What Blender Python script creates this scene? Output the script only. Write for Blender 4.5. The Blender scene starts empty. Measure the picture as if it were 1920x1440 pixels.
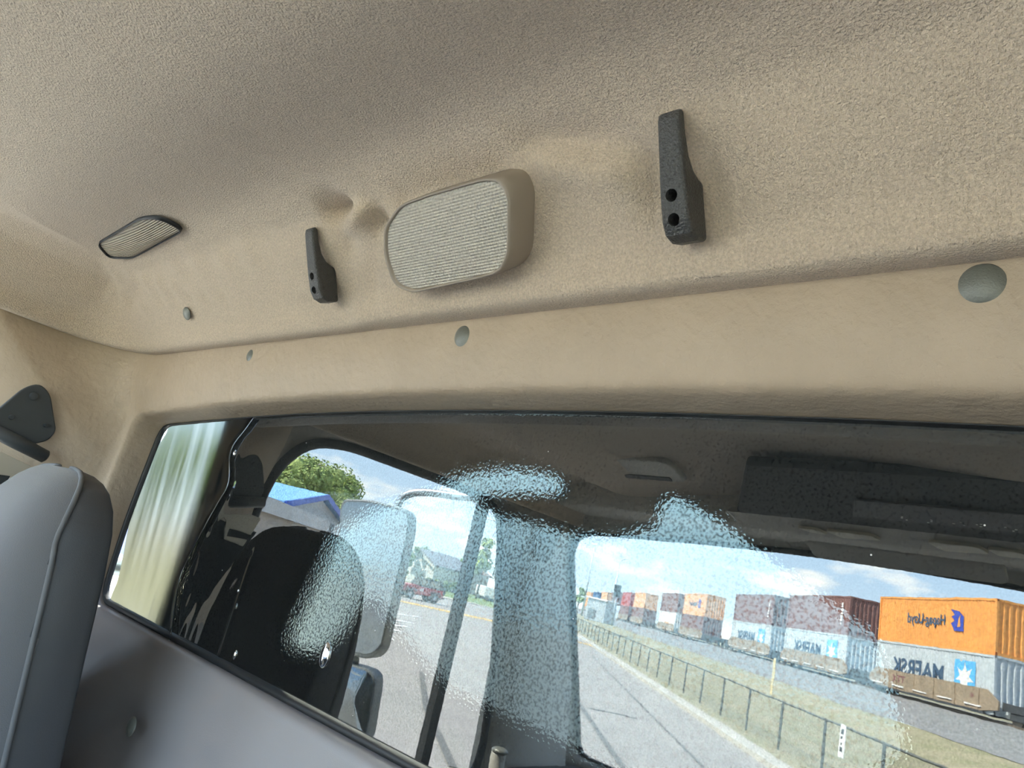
import bpy, bmesh, math, random
from mathutils import Vector, Matrix, noise
random.seed(7)

# ------------------------------------------------------------------ camera, world, sun, exposure
scene = bpy.context.scene
C = scene.collection
F, D = 1320.0, 0.7                      # focal length in pixels of a 1920x1440 frame, metres from the rear window
ZA = Vector((.224, -.935, .275)).normalized()
XA = Vector((.744, -.018, -.668)); XA = (XA - XA.dot(ZA) * ZA).normalized()
YA = ZA.cross(XA)
EYE = Vector((0, -D, 0))
cd = bpy.data.cameras.new('camera'); cam = bpy.data.objects.new('camera', cd); C.objects.link(cam)
cd.sensor_width = 36; cd.lens = 36 * F / 1920; cd.clip_start = .01; cd.clip_end = 2000
right = Vector((XA.x, YA.x, ZA.x)); up = -Vector((XA.y, YA.y, ZA.y)); back = -Vector((XA.z, YA.z, ZA.z))
m = Matrix((right, up, back)).transposed().to_4x4(); m.translation = EYE
cam.matrix_world = m
scene.camera = cam
vs = scene.view_settings
vs.view_transform = 'Standard'; vs.look = 'None'; vs.gamma = 1; vs.use_curve_mapping = False
vs.exposure = 2.0
try:
    scene.cycles.use_denoising = True
    scene.cycles.max_bounces = 8; scene.cycles.diffuse_bounces = 4; scene.cycles.glossy_bounces = 4; scene.cycles.transmission_bounces = 4; scene.cycles.transparent_max_bounces = 8
    scene.cycles.use_adaptive_sampling = True; scene.cycles.adaptive_threshold = .025
    scene.cycles.caustics_reflective = False; scene.cycles.caustics_refractive = False
    scene.cycles.sample_clamp_indirect = 6
except Exception: pass

w = bpy.data.worlds.new('sky'); scene.world = w; w.use_nodes = True
nt = w.node_tree; nt.nodes.clear()
def N(t, typ, **kw):
    n = t.nodes.new(typ)
    for k, v in kw.items():
        if k in n.inputs: n.inputs[k].default_value = v
        else: setattr(n, k, v)
    return n
tc = N(nt, 'ShaderNodeTexCoord'); sep = N(nt, 'ShaderNodeSeparateXYZ'); nt.links.new(tc.outputs['Generated'], sep.inputs[0])
ramp = N(nt, 'ShaderNodeValToRGB'); nt.links.new(sep.outputs['Z'], ramp.inputs[0])
e = ramp.color_ramp.elements
e[0].position = 0.0; e[0].color = (.68, .83, .98, 1); e[1].position = .75; e[1].color = (.22, .42, .82, 1)
x = e.new(.22); x.color = (.42, .65, .96, 1)
mp = N(nt, 'ShaderNodeMapping'); mp.inputs['Scale'].default_value = (1, 1, 3.4); nt.links.new(tc.outputs['Generated'], mp.inputs[0])
cn = N(nt, 'ShaderNodeTexNoise', Scale=8.5, Detail=7.0, Roughness=.55); nt.links.new(mp.outputs[0], cn.inputs['Vector'])
cr = N(nt, 'ShaderNodeValToRGB'); nt.links.new(cn.outputs['Fac'], cr.inputs[0])
cr.color_ramp.elements[0].position = .50; cr.color_ramp.elements[1].position = .66
mix = N(nt, 'ShaderNodeMixRGB'); nt.links.new(cr.outputs[0], mix.inputs[0]); nt.links.new(ramp.outputs[0], mix.inputs[1]); mix.inputs[2].default_value = (1.15, 1.13, 1.1, 1)
bg = N(nt, 'ShaderNodeBackground', Strength=2.7); nt.links.new(mix.outputs[0], bg.inputs[0])
wo = N(nt, 'ShaderNodeOutputWorld'); nt.links.new(bg.outputs[0], wo.inputs[0])

sd = bpy.data.lights.new('sun', 'SUN'); sd.energy = 12.5; sd.angle = .01; sd.color = (1, .94, .84)
sun = bpy.data.objects.new('sun', sd); C.objects.link(sun)
sun.rotation_euler = (Vector((-.42, .62, .85))).to_track_quat('Z', 'Y').to_euler()

# ------------------------------------------------------------------ geometry helpers
GZ = -2.4                               # road level, the eye sits high in a truck cab
def ray(px, py):
    a, b = px - 960, py - 720
    return Vector((a * XA.x + b * XA.y + F * XA.z, a * YA.x + b * YA.y + F * YA.z, a * ZA.x + b * ZA.y + F * ZA.z))
def aty(px, py, y): r = ray(px, py); return EYE + r * ((y + D) / r.y)
def atz(px, py, z): r = ray(px, py); return EYE + r * (z / r.z)
def atx(px, py, x): r = ray(px, py); return EYE + r * (x / r.x)
def atp(px, py, p0, n): r = ray(px, py); return EYE + r * ((Vector(p0) - EYE).dot(n) / r.dot(n))
IOR = 1.10
def refr(px, py, y):                    # where a sight line through the film lands at depth y behind the glass
    r = ray(px, py); h = EYE + r * (D / r.y); r = r.normalized()
    tx, tz = r.x / IOR, r.z / IOR; ty = math.sqrt(1 - tx * tx - tz * tz)
    return h + Vector((tx, ty, tz)) * (y / ty)
def flip(v): return Vector((v[0], -v[1], v[2]))

def tag(o, label=None, cat=None, group=None, kind=None):
    if label: o['label'] = label
    if cat: o['category'] = cat
    if group: o['group'] = group
    if kind: o['kind'] = kind
    return o
def obj(name, verts, faces, mat, parent=None, smooth=False, edges=()):
    me = bpy.data.meshes.new(name); me.from_pydata([tuple(v) for v in verts], list(edges), faces); me.update()
    return link(name, me, mat, parent, smooth)
def link(name, me, mat, parent=None, smooth=False):
    o = bpy.data.objects.new(name, me); C.objects.link(o)
    if mat: me.materials.append(mat)
    if smooth:
        for p in me.polygons: p.use_smooth = True
    if parent: o.parent = parent
    return o
def fromBM(name, bm, mat, parent=None, smooth=False):
    bmesh.ops.recalc_face_normals(bm, faces=bm.faces)
    me = bpy.data.meshes.new(name); bm.to_mesh(me); bm.free()
    return link(name, me, mat, parent, smooth)
def empty(name, loc=(0, 0, 0), rz=0, mat=None):
    o = bpy.data.objects.new(name, None); C.objects.link(o)
    o.location = loc; o.rotation_euler = (0, 0, rz); o.empty_display_size = .05
    return o
def gridf(name, nu, nv, f, mat, parent=None, smooth=True, closed=False):
    V = [f(i / (nu if closed else nu - 1), j / (nv - 1)) for i in range(nu) for j in range(nv)]
    Fc = []
    for i in range(nu if closed else nu - 1):
        for j in range(nv - 1):
            a = i * nv + j; b = ((i + 1) % nu) * nv + j
            Fc.append((a, b, b + 1, a + 1))
    return obj(name, V, Fc, mat, parent, smooth)
def bx(bm, lo, hi, M=None):
    lo, hi = Vector(lo), Vector(hi)
    r = bmesh.ops.create_cube(bm, size=1)
    for v in r['verts']:
        v.co = Vector([lo[k] + (v.co[k] + .5) * (hi[k] - lo[k]) for k in range(3)])
        if M: v.co = M @ v.co
    return r['verts']
def box(name, lo, hi, mat, parent=None, bev=0, M=None, seg=2):
    bm = bmesh.new(); bx(bm, lo, hi, M)
    if bev: bmesh.ops.bevel(bm, geom=bm.edges[:], offset=bev, segments=seg, affect='EDGES', profile=.5)
    return fromBM(name, bm, mat, parent, smooth=False)
def tubebm(bm, pts, r, n=10):
    pts = [Vector(p) for p in pts]; rings = []
    for i, p in enumerate(pts):
        d = (pts[min(i + 1, len(pts) - 1)] - pts[max(i - 1, 0)]).normalized()
        a = d.cross(Vector((0, 0, 1)) if abs(d.z) < .95 else Vector((1, 0, 0))).normalized(); b = d.cross(a)
        rr = r[i] if isinstance(r, (list, tuple)) else r
        rings.append([bm.verts.new(p + (a * math.cos(2 * math.pi * k / n) + b * math.sin(2 * math.pi * k / n)) * rr) for k in range(n)])
    for A, B in zip(rings, rings[1:]):
        for k in range(n): bm.faces.new((A[k], A[(k + 1) % n], B[(k + 1) % n], B[k]))
    bm.faces.new(rings[0][::-1]); bm.faces.new(rings[-1])
def tube(name, pts, r, mat, parent=None, n=10):
    bm = bmesh.new(); tubebm(bm, pts, r, n); return fromBM(name, bm, mat, parent, True)
def smoothpath(pts, k=8):
    pts = [Vector(p) for p in pts]; out = []
    for i in range(len(pts) - 1):
        p0, p1, p2, p3 = pts[max(i - 1, 0)], pts[i], pts[i + 1], pts[min(i + 2, len(pts) - 1)]
        for j in range(k):
            t = j / k
            out.append(.5 * ((2 * p1) + (p2 - p0) * t + (2 * p0 - 5 * p1 + 4 * p2 - p3) * t * t + (3 * p1 - p0 - 3 * p2 + p3) * t ** 3))
    return out + [pts[-1]]
def prism(name, pts, vec, mat, parent=None, bev=0, seg=2, smooth=False):
    """outline pts (coplanar) pushed along vec"""
    bm = bmesh.new(); vec = Vector(vec)
    vs_ = [bm.verts.new(p) for p in pts]; f = bm.faces.new(vs_)
    r = bmesh.ops.extrude_face_region(bm, geom=[f])
    bmesh.ops.translate(bm, verts=[g for g in r['geom'] if isinstance(g, bmesh.types.BMVert)], vec=vec)
    if bev:
        bmesh.ops.recalc_face_normals(bm, faces=bm.faces)
        caps = [f for f in bm.faces if len(f.verts) == len(pts)]
        ed = {e for c in caps for e in c.edges}
        bmesh.ops.bevel(bm, geom=list(ed), offset=bev, segments=seg, affect='EDGES', profile=.5)
    return fromBM(name, bm, mat, parent, smooth)
def rounded(pts, r, k=5):
    """round the corners of a closed 3D polygon; r is a length or a list"""
    pts = [Vector(p) for p in pts]; out = []; n = len(pts)
    for i, p in enumerate(pts):
        rr = r[i] if isinstance(r, (list, tuple)) else r
        a, b = pts[i - 1] - p, pts[(i + 1) % n] - p
        if rr <= 0: out.append(p); continue
        q = min(rr, a.length * .48, b.length * .48)
        A, B = p + a.normalized() * q, p + b.normalized() * q
        for j in range(k + 1):
            t = j / k; out.append(A * (1 - t) ** 2 + p * 2 * t * (1 - t) + B * t * t)
    return out
def resample(pts, n, closed=False):
    pts = [Vector(p) for p in pts]
    if closed: pts = pts + [pts[0]]
    L = [0]
    for a, b in zip(pts, pts[1:]): L.append(L[-1] + (b - a).length)
    out = []; k = 0; m_ = n if closed else n - 1
    for i in range(n):
        t = L[-1] * i / m_
        while k < len(L) - 2 and L[k + 1] < t: k += 1
        f = (t - L[k]) / max(L[k + 1] - L[k], 1e-9)
        out.append(pts[k].lerp(pts[k + 1], f))
    return out
def loft(name, loops, mat, parent=None, closed=False, smooth=True):
    n = len(loops[0]); V = [v for l in loops for v in l]; Fc = []
    for j in range(len(loops) - 1):
        for i in range(n if closed else n - 1):
            a = j * n + i; b = j * n + (i + 1) % n
            Fc.append((a, b, b + n, a + n))
    return obj(name, V, Fc, mat, parent, smooth)
def copy_tree(o, parent=None):
    c = o.copy(); C.objects.link(c); c.parent = parent
    for ch in list(o.children): copy_tree(ch, c)
    return c
def textobj(name, s, size, mat, parent, M, align='LEFT', sx=1.0, bold=0.0):
    cu = bpy.data.curves.new(name, 'FONT'); cu.body = s; cu.size = size; cu.align_x = align; cu.extrude = .006; cu.offset = bold
    to = bpy.data.objects.new(name, cu); C.objects.link(to)
    dg = bpy.context.evaluated_depsgraph_get()
    me = bpy.data.meshes.new_from_object(to.evaluated_get(dg)); bpy.data.objects.remove(to)
    me.transform(M @ Matrix.Diagonal((sx, 1, 1, 1))); me.name = name
    me.materials.clear()
    return link(name, me, mat, parent)
RX90 = Matrix.Rotation(math.pi / 2, 4, 'X')
def sstep(a, b, x):
    t = min(max((x - a) / (b - a), 0), 1); return t * t * (3 - 2 * t)

# ------------------------------------------------------------------ materials
def mat(name, col, rough=.6, metal=0., bump=None, var=0., vscale=8., spec=.5, bump2=None, col2=None, coat=0., sheen=0.):
    """Principled; bump=(scale, strength, distance[, detail]); var mixes towards col2 by noise"""
    M = bpy.data.materials.new(name); M.use_nodes = True; t = M.node_tree; b = t.nodes['Principled BSDF']
    b.inputs['Roughness'].default_value = rough; b.inputs['Metallic'].default_value = metal
    b.inputs['Specular IOR Level'].default_value = spec; b.inputs['Base Color'].default_value = (*col, 1)
    if coat: b.inputs['Coat Weight'].default_value = coat
    if sheen: b.inputs['Sheen Weight'].default_value = sheen; b.inputs['Sheen Roughness'].default_value = .5
    co = N(t, 'ShaderNodeTexCoord')
    if var or col2:
        n = N(t, 'ShaderNodeTexNoise', Scale=vscale, Detail=5.0); t.links.new(co.outputs['Object'], n.inputs['Vector'])
        r = N(t, 'ShaderNodeValToRGB'); t.links.new(n.outputs['Fac'], r.inputs[0])
        c2 = col2 or tuple(c * (1 - var) for c in col)
        r.color_ramp.elements[0].color = (*c2, 1); r.color_ramp.elements[1].color = (*[min(1, c * (1 + var * .5)) for c in col], 1)
        r.color_ramp.elements[0].position = .35; r.color_ramp.elements[1].position = .65
        t.links.new(r.outputs[0], b.inputs['Base Color'])
    prev = None
    for bb in (bump, bump2):
        if not bb: continue
        n = N(t, 'ShaderNodeTexNoise', Scale=bb[0], Detail=bb[3] if len(bb) > 3 else 3.0); t.links.new(co.outputs['Object'], n.inputs['Vector'])
        u = N(t, 'ShaderNodeBump', Strength=bb[1], Distance=bb[2]); t.links.new(n.outputs['Fac'], u.inputs['Height'])
        if prev: t.links.new(prev.outputs[0], u.inputs['Normal'])
        prev = u
    if prev: t.links.new(prev.outputs[0], b.inputs['Normal'])
    return M
def glass_mat(name, tint, refl, rough=0.0):
    M = bpy.data.materials.new(name); M.use_nodes = True; t = M.node_tree; t.nodes.clear()
    tr = N(t, 'ShaderNodeBsdfTransparent'); tr.inputs[0].default_value = (*tint, 1)
    gl = N(t, 'ShaderNodeBsdfGlossy', Roughness=rough); mx = N(t, 'ShaderNodeMixShader', Fac=refl)
    o = N(t, 'ShaderNodeOutputMaterial')
    t.links.new(tr.outputs[0], mx.inputs[1]); t.links.new(gl.outputs[0], mx.inputs[2]); t.links.new(mx.outputs[0], o.inputs[0])
    return M
K = {}
# headliner: brushed knit, a fine fuzzy nap
K['headliner'] = mat('beige brushed headliner', (.68, .565, .45), .95, bump=(420, 1.0, .0034, 2.0), bump2=(60, .15, .003), col2=(.53, .44, .35), vscale=330, spec=.15, sheen=.25)
K['vinyl'] = mat('beige creased vinyl', (.475, .385, .295), .5, bump=(900, .3, .0006), bump2=(75, .55, .004, 6.0), col2=(.445, .36, .275), vscale=14, spec=.35)
K['sidevinyl'] = mat('shade-toned beige side vinyl', (.26, .24, .21), .6, bump=(900, .3, .0005), bump2=(60, .15, .002, 5.0), spec=.3)  # the side walls' shade is put into this darker, greyer colour
K['lower'] = mat('shade-greyed vinyl', (.285, .262, .262), .4, bump=(800, .4, .0006), bump2=(45, .08, .002), spec=.4)  # greyer than the upper vinyl: shade below the window painted in
K['gasket'] = mat('black rubber', (.014, .015, .017), .55)
K['blackplastic'] = mat('black grained plastic', (.05, .05, .05), .38, bump=(520, 1.0, .0016, 1.0), spec=.5)
K['hole'] = mat('recess shade black', (.006, .006, .006), .7)  # near-black colour stands in for shade inside recesses
K['beltblack'] = mat('charcoal plastic', (.05, .058, .066), .42, bump=(700, .15, .0005))
K['metaltan'] = mat('pale plated steel', (.62, .56, .47), .38, .6, bump=(60, .05, .001))
K['webbing'] = mat('dark belt webbing', (.05, .055, .06), .8, bump=(500, .5, .0008))
K['button'] = mat('grey green trim button', (.165, .172, .155), .38, .15, bump=(650, .5, .0008), spec=.6)
K['bezel'] = mat('taupe lamp bezel', (.32, .27, .225), .5, bump=(900, .15, .0004))
K['reflector'] = mat('cream lamp reflector', (.80, .74, .64), .35)
K['bulb'] = mat('clear bulb', (.85, .82, .75), .12, .3)
K['seatfront'] = mat('light grey seat fabric', (.125, .125, .132), .92, bump=(700, .6, .001), spec=.2, sheen=.3)
K['seatside'] = mat('charcoal seat vinyl', (.058, .060, .066), .5, bump=(700, .35, .0006), spec=.35)
K['piping'] = mat('grey seat piping', (.13, .133, .14), .7, bump=(700, .5, .0008))
K['chrome'] = mat('bright metal', (.86, .86, .86), .06, 1)
K['darktrim'] = mat('dark grey interior plastic', (.055, .055, .055), .6, bump=(500, .3, .0006))
K['blackface'] = mat('matt black console plastic', (.010, .011, .011), .7, bump=(500, .3, .0006), spec=.2)
K['greytrim'] = mat('grey beige interior plastic', (.44, .42, .37), .6, bump=(500, .3, .0006))
K['cream'] = mat('cream plastic', (.72, .66, .52), .4)
K['hoodpaint'] = mat('dark bounce-cutting hood', (.03, .04, .06), .4)  # unseen hood made dark to cut light bounced onto the roof
K['truckpaint'] = mat('pale truck paint', (.66, .70, .74), .3, coat=.5)
K['mirrorface'] = mat('mirror glass', (.34, .38, .40), .03, 1)
K['mirrorgrey'] = mat('grey mirror housing', (.16, .18, .19), .45)
K['steel'] = mat('brushed steel tube', (.5, .53, .54), .35, .8)
K['blacksteel'] = mat('black painted bulkhead', (.010, .011, .012), .9, spec=.05)
K['paleteal'] = mat('pale aqua box wall', (.66, .86, .85), .6, var=.05, vscale=3)
K['palegreen'] = mat('grey green box wall', (.68, .74, .66), .6, var=.06, vscale=3)
K['asphalt'] = mat('pale worn asphalt', (.36, .332, .30), .9, col2=(.31, .288, .262), vscale=.6, bump=(40, .3, .01))
K['crack'] = mat('asphalt crack sealer', (.16, .155, .145), .8)
K['concrete'] = mat('pale concrete', (.52, .485, .41), .9, var=.12, vscale=1.5)
K['drygrass'] = mat('dry tan grass', (.38, .325, .21), 1, col2=(.27, .255, .14), vscale=.9, bump=(6, .8, .12))
K['lawn'] = mat('green lawn', (.20, .27, .085), 1, var=.25, vscale=.8)
K['ballast'] = mat('grey ballast', (.31, .305, .29), .95, col2=(.20, .197, .19), vscale=4.0, bump=(5, .8, .15))
K['yellow'] = mat('yellow road paint', (.80, .50, .12), .8, var=.15, vscale=2)
K['white'] = mat('white paint', (.80, .79, .76), .7)
K['offwhite'] = mat('white siding', (.62, .61, .58), .8)
K['bluepaint'] = mat('blue metal roof', (.22, .50, .88), .45)
K['bluetrim'] = mat('blue roof trim', (.035, .10, .50), .5)
K['tanwall'] = mat('tan stucco wall', (.42, .36, .30), .9, var=.1, vscale=1)
K['greywall'] = mat('pale grey gable siding', (.55, .54, .52), .8)
K['shingle'] = mat('grey roof shingles', (.21, .21, .23), .9, var=.2, vscale=3)
K['brownroof'] = mat('brown roof shingles', (.22, .17, .13), .9)
K['leaf'] = mat('green leaves', (.32, .41, .12), .8, var=.3, vscale=1.2)
K['leafdark'] = mat('deep green leaves', (.17, .26, .085), .8, var=.3, vscale=1.2)
K['bark'] = mat('brown bark', (.13, .10, .075), .9)
K['tire'] = mat('black tyre rubber', (.02, .02, .021), .8)
K['jeepred'] = mat('red car paint', (.50, .035, .05), .35, coat=.4)
K['jeeptop'] = mat('charcoal soft top', (.06, .066, .058), .85)
K['carglass'] = mat('tan tinted window', (.40, .37, .28), .2)
K['orange'] = mat('orange container steel', (.84, .36, .085), .55, var=.08, vscale=.8)
K['tanorange'] = mat('faded orange container steel', (.78, .42, .20), .6, var=.08, vscale=.8)
K['maroon'] = mat('maroon brown container steel', (.235, .115, .10), .6, var=.1, vscale=.8)
K['red'] = mat('red container steel', (.46, .085, .075), .6, var=.1, vscale=.8)
K['bluec'] = mat('blue container steel', (.06, .14, .30), .6)
K['palegrey'] = mat('pale grey container steel', (.53, .58, .60), .55, var=.06, vscale=.8)
K['whitec'] = mat('white container steel', (.80, .82, .78), .55)
K['carbrown'] = mat('tan railcar steel', (.34, .26, .18), .7, var=.15, vscale=1.2)
K['undercar'] = mat('dark railcar underframe', (.05, .055, .06), .7)
K['rail'] = mat('rusty steel rail', (.25, .20, .16), .5, .5)
K['navytext'] = mat('navy lettering', (.05, .10, .17), .6)
K['hapagblue'] = mat('blue emblem paint', (.035, .07, .42), .6)
K['maerskblue'] = mat('light blue logo panel', (.12, .46, .80), .6)
K['maroontext'] = mat('maroon lettering', (.20, .07, .08), .6)
K['fencegrey'] = mat('dark fence steel', (.10, .11, .105), .6, .3)
K['galv'] = mat('galvanised steel', (.50, .54, .56), .5, .4)
K['black'] = mat('black enamel', (.015, .015, .016), .5)
K['windshield'] = glass_mat('clear windshield glass', (.93, .96, .95), .05)
K['violetpanel'] = mat('violet blue trailer panel', (.22, .25, .55), .6)
K['redprint'] = mat('red sign print', (.75, .14, .10), .6)

def knit_detail():
    """the headliner also shows a fine knit ribbing"""
    t = K['headliner'].node_tree; b = t.nodes['Principled BSDF']
    co = [n for n in t.nodes if n.type == 'TEX_COORD'][0]
    wv = N(t, 'ShaderNodeTexWave', Scale=230.0, Distortion=1.2, Detail=1.0); wv.bands_direction = 'X'
    t.links.new(co.outputs['Object'], wv.inputs['Vector'])
    bp = N(t, 'ShaderNodeBump', Strength=.16, Distance=.001); t.links.new(wv.outputs['Fac'], bp.inputs['Height'])
    old = b.inputs['Normal'].links[0].from_socket
    t.links.new(old, bp.inputs['Normal']); t.links.new(bp.outputs[0], b.inputs['Normal'])
knit_detail()

def film_material():
    """reflective tint film with an orange-peel adhesive texture: mirrors the cab, lets a little aqua light through"""
    M = bpy.data.materials.new('reflective tint film'); M.use_nodes = True; t = M.node_tree; t.nodes.clear()
    co = N(t, 'ShaderNodeTexCoord')
    n1 = N(t, 'ShaderNodeTexNoise', Scale=215.0, Detail=1.5, Roughness=.5); t.links.new(co.outputs['Object'], n1.inputs['Vector'])
    b1 = N(t, 'ShaderNodeBump', Strength=1.0, Distance=.0034); t.links.new(n1.outputs['Fac'], b1.inputs['Height'])
    rf = N(t, 'ShaderNodeBsdfRefraction', Roughness=0.0, IOR=IOR); rf.inputs['Color'].default_value = (.34, .35, .325, 1)
    t.links.new(b1.outputs[0], rf.inputs['Normal'])
    n3 = N(t, 'ShaderNodeTexNoise', Scale=290.0, Detail=1.0); t.links.new(co.outputs['Object'], n3.inputs['Vector'])
    rp = N(t, 'ShaderNodeValToRGB'); t.links.new(n3.outputs['Fac'], rp.inputs[0])
    rp.color_ramp.elements[0].position = .30; rp.color_ramp.elements[0].color = (.07, .075, .07, 1)
    rp.color_ramp.elements[1].position = .56; rp.color_ramp.elements[1].color = (.27, .275, .25, 1)
    t.links.new(rp.outputs[0], rf.inputs['Color'])
    n2 = N(t, 'ShaderNodeTexNoise', Scale=60.0, Detail=2.0); t.links.new(co.outputs['Object'], n2.inputs['Vector'])
    b2 = N(t, 'ShaderNodeBump', Strength=.006, Distance=.001); t.links.new(n2.outputs['Fac'], b2.inputs['Height'])
    gl = N(t, 'ShaderNodeBsdfGlossy', Roughness=0.0); gl.inputs['Color'].default_value = (1, .985, .96, 1)
    t.links.new(b2.outputs[0], gl.inputs['Normal'])
    # scattered dust specks on the film
    vo = N(t, 'ShaderNodeTexVoronoi', Scale=26.0); t.links.new(co.outputs['Object'], vo.inputs['Vector'])
    lt = N(t, 'ShaderNodeMath', operation='LESS_THAN'); lt.inputs[1].default_value = .022; t.links.new(vo.outputs['Distance'], lt.inputs[0])
    df = N(t, 'ShaderNodeBsdfDiffuse'); df.inputs['Color'].default_value = (.7, .7, .68, 1)
    mx = N(t, 'ShaderNodeMixShader', Fac=.108); t.links.new(rf.outputs[0], mx.inputs[1]); t.links.new(gl.outputs[0], mx.inputs[2])
    m2 = N(t, 'ShaderNodeMixShader'); t.links.new(lt.outputs[0], m2.inputs[0]); t.links.new(mx.outputs[0], m2.inputs[1]); t.links.new(df.outputs[0], m2.inputs[2])
    # a thin even haze of dust
    m3 = N(t, 'ShaderNodeMixShader', Fac=.012); t.links.new(m2.outputs[0], m3.inputs[1]); t.links.new(df.outputs[0], m3.inputs[2])
    o = N(t, 'ShaderNodeOutputMaterial'); t.links.new(m3.outputs[0], o.inputs[0])
    return M
K['film'] = film_material()
def peel_material():
    M = bpy.data.materials.new('loose cloudy film'); M.use_nodes = True; t = M.node_tree; t.nodes.clear()
    rf = N(t, 'ShaderNodeBsdfRefraction', Roughness=.36, IOR=1.12); rf.inputs['Color'].default_value = (.125, .13, .12, 1)
    gl = N(t, 'ShaderNodeBsdfGlossy', Roughness=.04)
    mx = N(t, 'ShaderNodeMixShader', Fac=.12); t.links.new(rf.outputs[0], mx.inputs[1]); t.links.new(gl.outputs[0], mx.inputs[2])
    o = N(t, 'ShaderNodeOutputMaterial'); t.links.new(mx.outputs[0], o.inputs[0])
    return M
K['peel'] = peel_material()
def lens_material():
    M = bpy.data.materials.new('prismatic lamp lens'); M.use_nodes = True; t = M.node_tree; t.nodes.clear()
    co = N(t, 'ShaderNodeTexCoord'); prev = None
    for d in ('X', 'Y'):
        wv = N(t, 'ShaderNodeTexWave', Scale=88.0); wv.bands_direction = d; t.links.new(co.outputs['Object'], wv.inputs['Vector'])
        bp = N(t, 'ShaderNodeBump', Strength=.7, Distance=.0025); t.links.new(wv.outputs['Fac'], bp.inputs['Height'])
        if prev: t.links.new(prev.outputs[0], bp.inputs['Normal'])
        prev = bp
    gl = N(t, 'ShaderNodeBsdfGlossy', Roughness=.12); rf = N(t, 'ShaderNodeBsdfRefraction', Roughness=.05, IOR=1.25)
    tl = N(t, 'ShaderNodeBsdfDiffuse'); tl.inputs[0].default_value = (.97, .91, .81, 1)
    for s in (gl, rf, tl): t.links.new(prev.outputs[0], s.inputs['Normal'])
    a = N(t, 'ShaderNodeMixShader', Fac=.80); t.links.new(rf.outputs[0], a.inputs[1]); t.links.new(tl.outputs[0], a.inputs[2])
    b = N(t, 'ShaderNodeMixShader', Fac=.22); t.links.new(a.outputs[0], b.inputs[1]); t.links.new(gl.outputs[0], b.inputs[2])
    o = N(t, 'ShaderNodeOutputMaterial'); t.links.new(b.outputs[0], o.inputs[0])
    return M
K['lens'] = lens_material()
def grille_material():
    M = mat('ribbed beige grille', (.62, .55, .45), .5); t = M.node_tree; b = t.nodes['Principled BSDF']; co = [n for n in t.nodes if n.type == 'TEX_COORD'][0]
    prev = None
    for d in ('X', 'Y'):
        wv = N(t, 'ShaderNodeTexWave', Scale=75.0); wv.bands_direction = d; t.links.new(co.outputs['Object'], wv.inputs['Vector'])
        bp = N(t, 'ShaderNodeBump', Strength=.9, Distance=.003); t.links.new(wv.outputs['Fac'], bp.inputs['Height'])
        if prev: t.links.new(prev.outputs[0], bp.inputs['Normal'])
        prev = bp
    t.links.new(prev.outputs[0], b.inputs['Normal'])
    return M
K['grille'] = grille_material()

# ------------------------------------------------------------------ cab shell
XL, XR, XM = -2.0, .40, -.80            # side walls and the cab's middle
SEAM_O, SEAM_Z = .10, .337
def path(o, rad, yf=-1.95, ns=44, na=14, nr=420):
    """U-shaped line around the cab at inset o, from the passenger side front round the back to the driver's side"""
    r = max(rad, .004); out = []
    xl, xr, yb = XL + o, XR - o, -o
    for i in range(ns): out.append(Vector((xl, yf + (yb - r - yf) * (i / ns) ** .6, 0)))
    for i in range(na): a = math.pi / 2 * i / na; out.append(Vector((xl + r - r * math.cos(a), yb - r + r * math.sin(a), 0)))
    for i in range(nr): out.append(Vector((xl + r + (xr - xl - 2 * r) * i / nr, yb, 0)))
    for i in range(na): a = math.pi / 2 * i / na; out.append(Vector((xr - r + r * math.sin(a), yb - r + r * math.cos(a), 0)))
    for i in range(ns + 1): out.append(Vector((xr, yb - r + (yf - yb + r) * (i / ns) ** 1.6, 0)))
    return out
def gauss(p, c, rx, ry, rz): return math.exp(-((p.x - c.x) / rx) ** 2 - ((p.y - c.y) / ry) ** 2 - ((p.z - c.z) / rz) ** 2)
SN = Vector((0, -.724, -.69))           # the rear slope of the headliner faces forward and down
S0 = Vector((0, -.185, .4025))
def slope(px, py, off=0.): return atp(px, py, S0 + SN * off, SN)
wr = []                                 # soft folds in the cloth: centre, radii, height (positive stands proud)
def fold(px, py, r, h, px2=None, py2=None, k=5):
    a = slope(px, py); b = slope(px2, py2) if px2 is not None else a
    for i in range(k if px2 is not None else 1):
        wr.append((a.lerp(b, i / max(k - 1, 1)), r, h))
fold(618, 402, .017, -.016, 645, 372); fold(655, 430, .013, .014, 690, 395); fold(700, 430, .012, -.008, 715, 405); fold(660, 440, .018, -.005, 640, 470)
fold(1000, 262, .020, -.010, 1190, 290, 7); fold(1020, 300, .018, .010, 1170, 322, 7)
fold(238, 565, .014, -.014, 255, 545); fold(215, 548, .016, .010); fold(268, 575, .016, .007)
fold(225, 515, .016, .008, 330, 540, 5); fold(300, 560, .014, -.005, 420, 560, 5)
fold(1330, 380, .022, -.004, 1310, 300); fold(1220, 300, .020, -.006, 1230, 400)
fold(760, 375, .016, -.008, 940, 322, 8)
fold(700, 470, .014, -.004, 700, 540, 4); fold(470, 480, .03, .006, 330, 500, 4)
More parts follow.
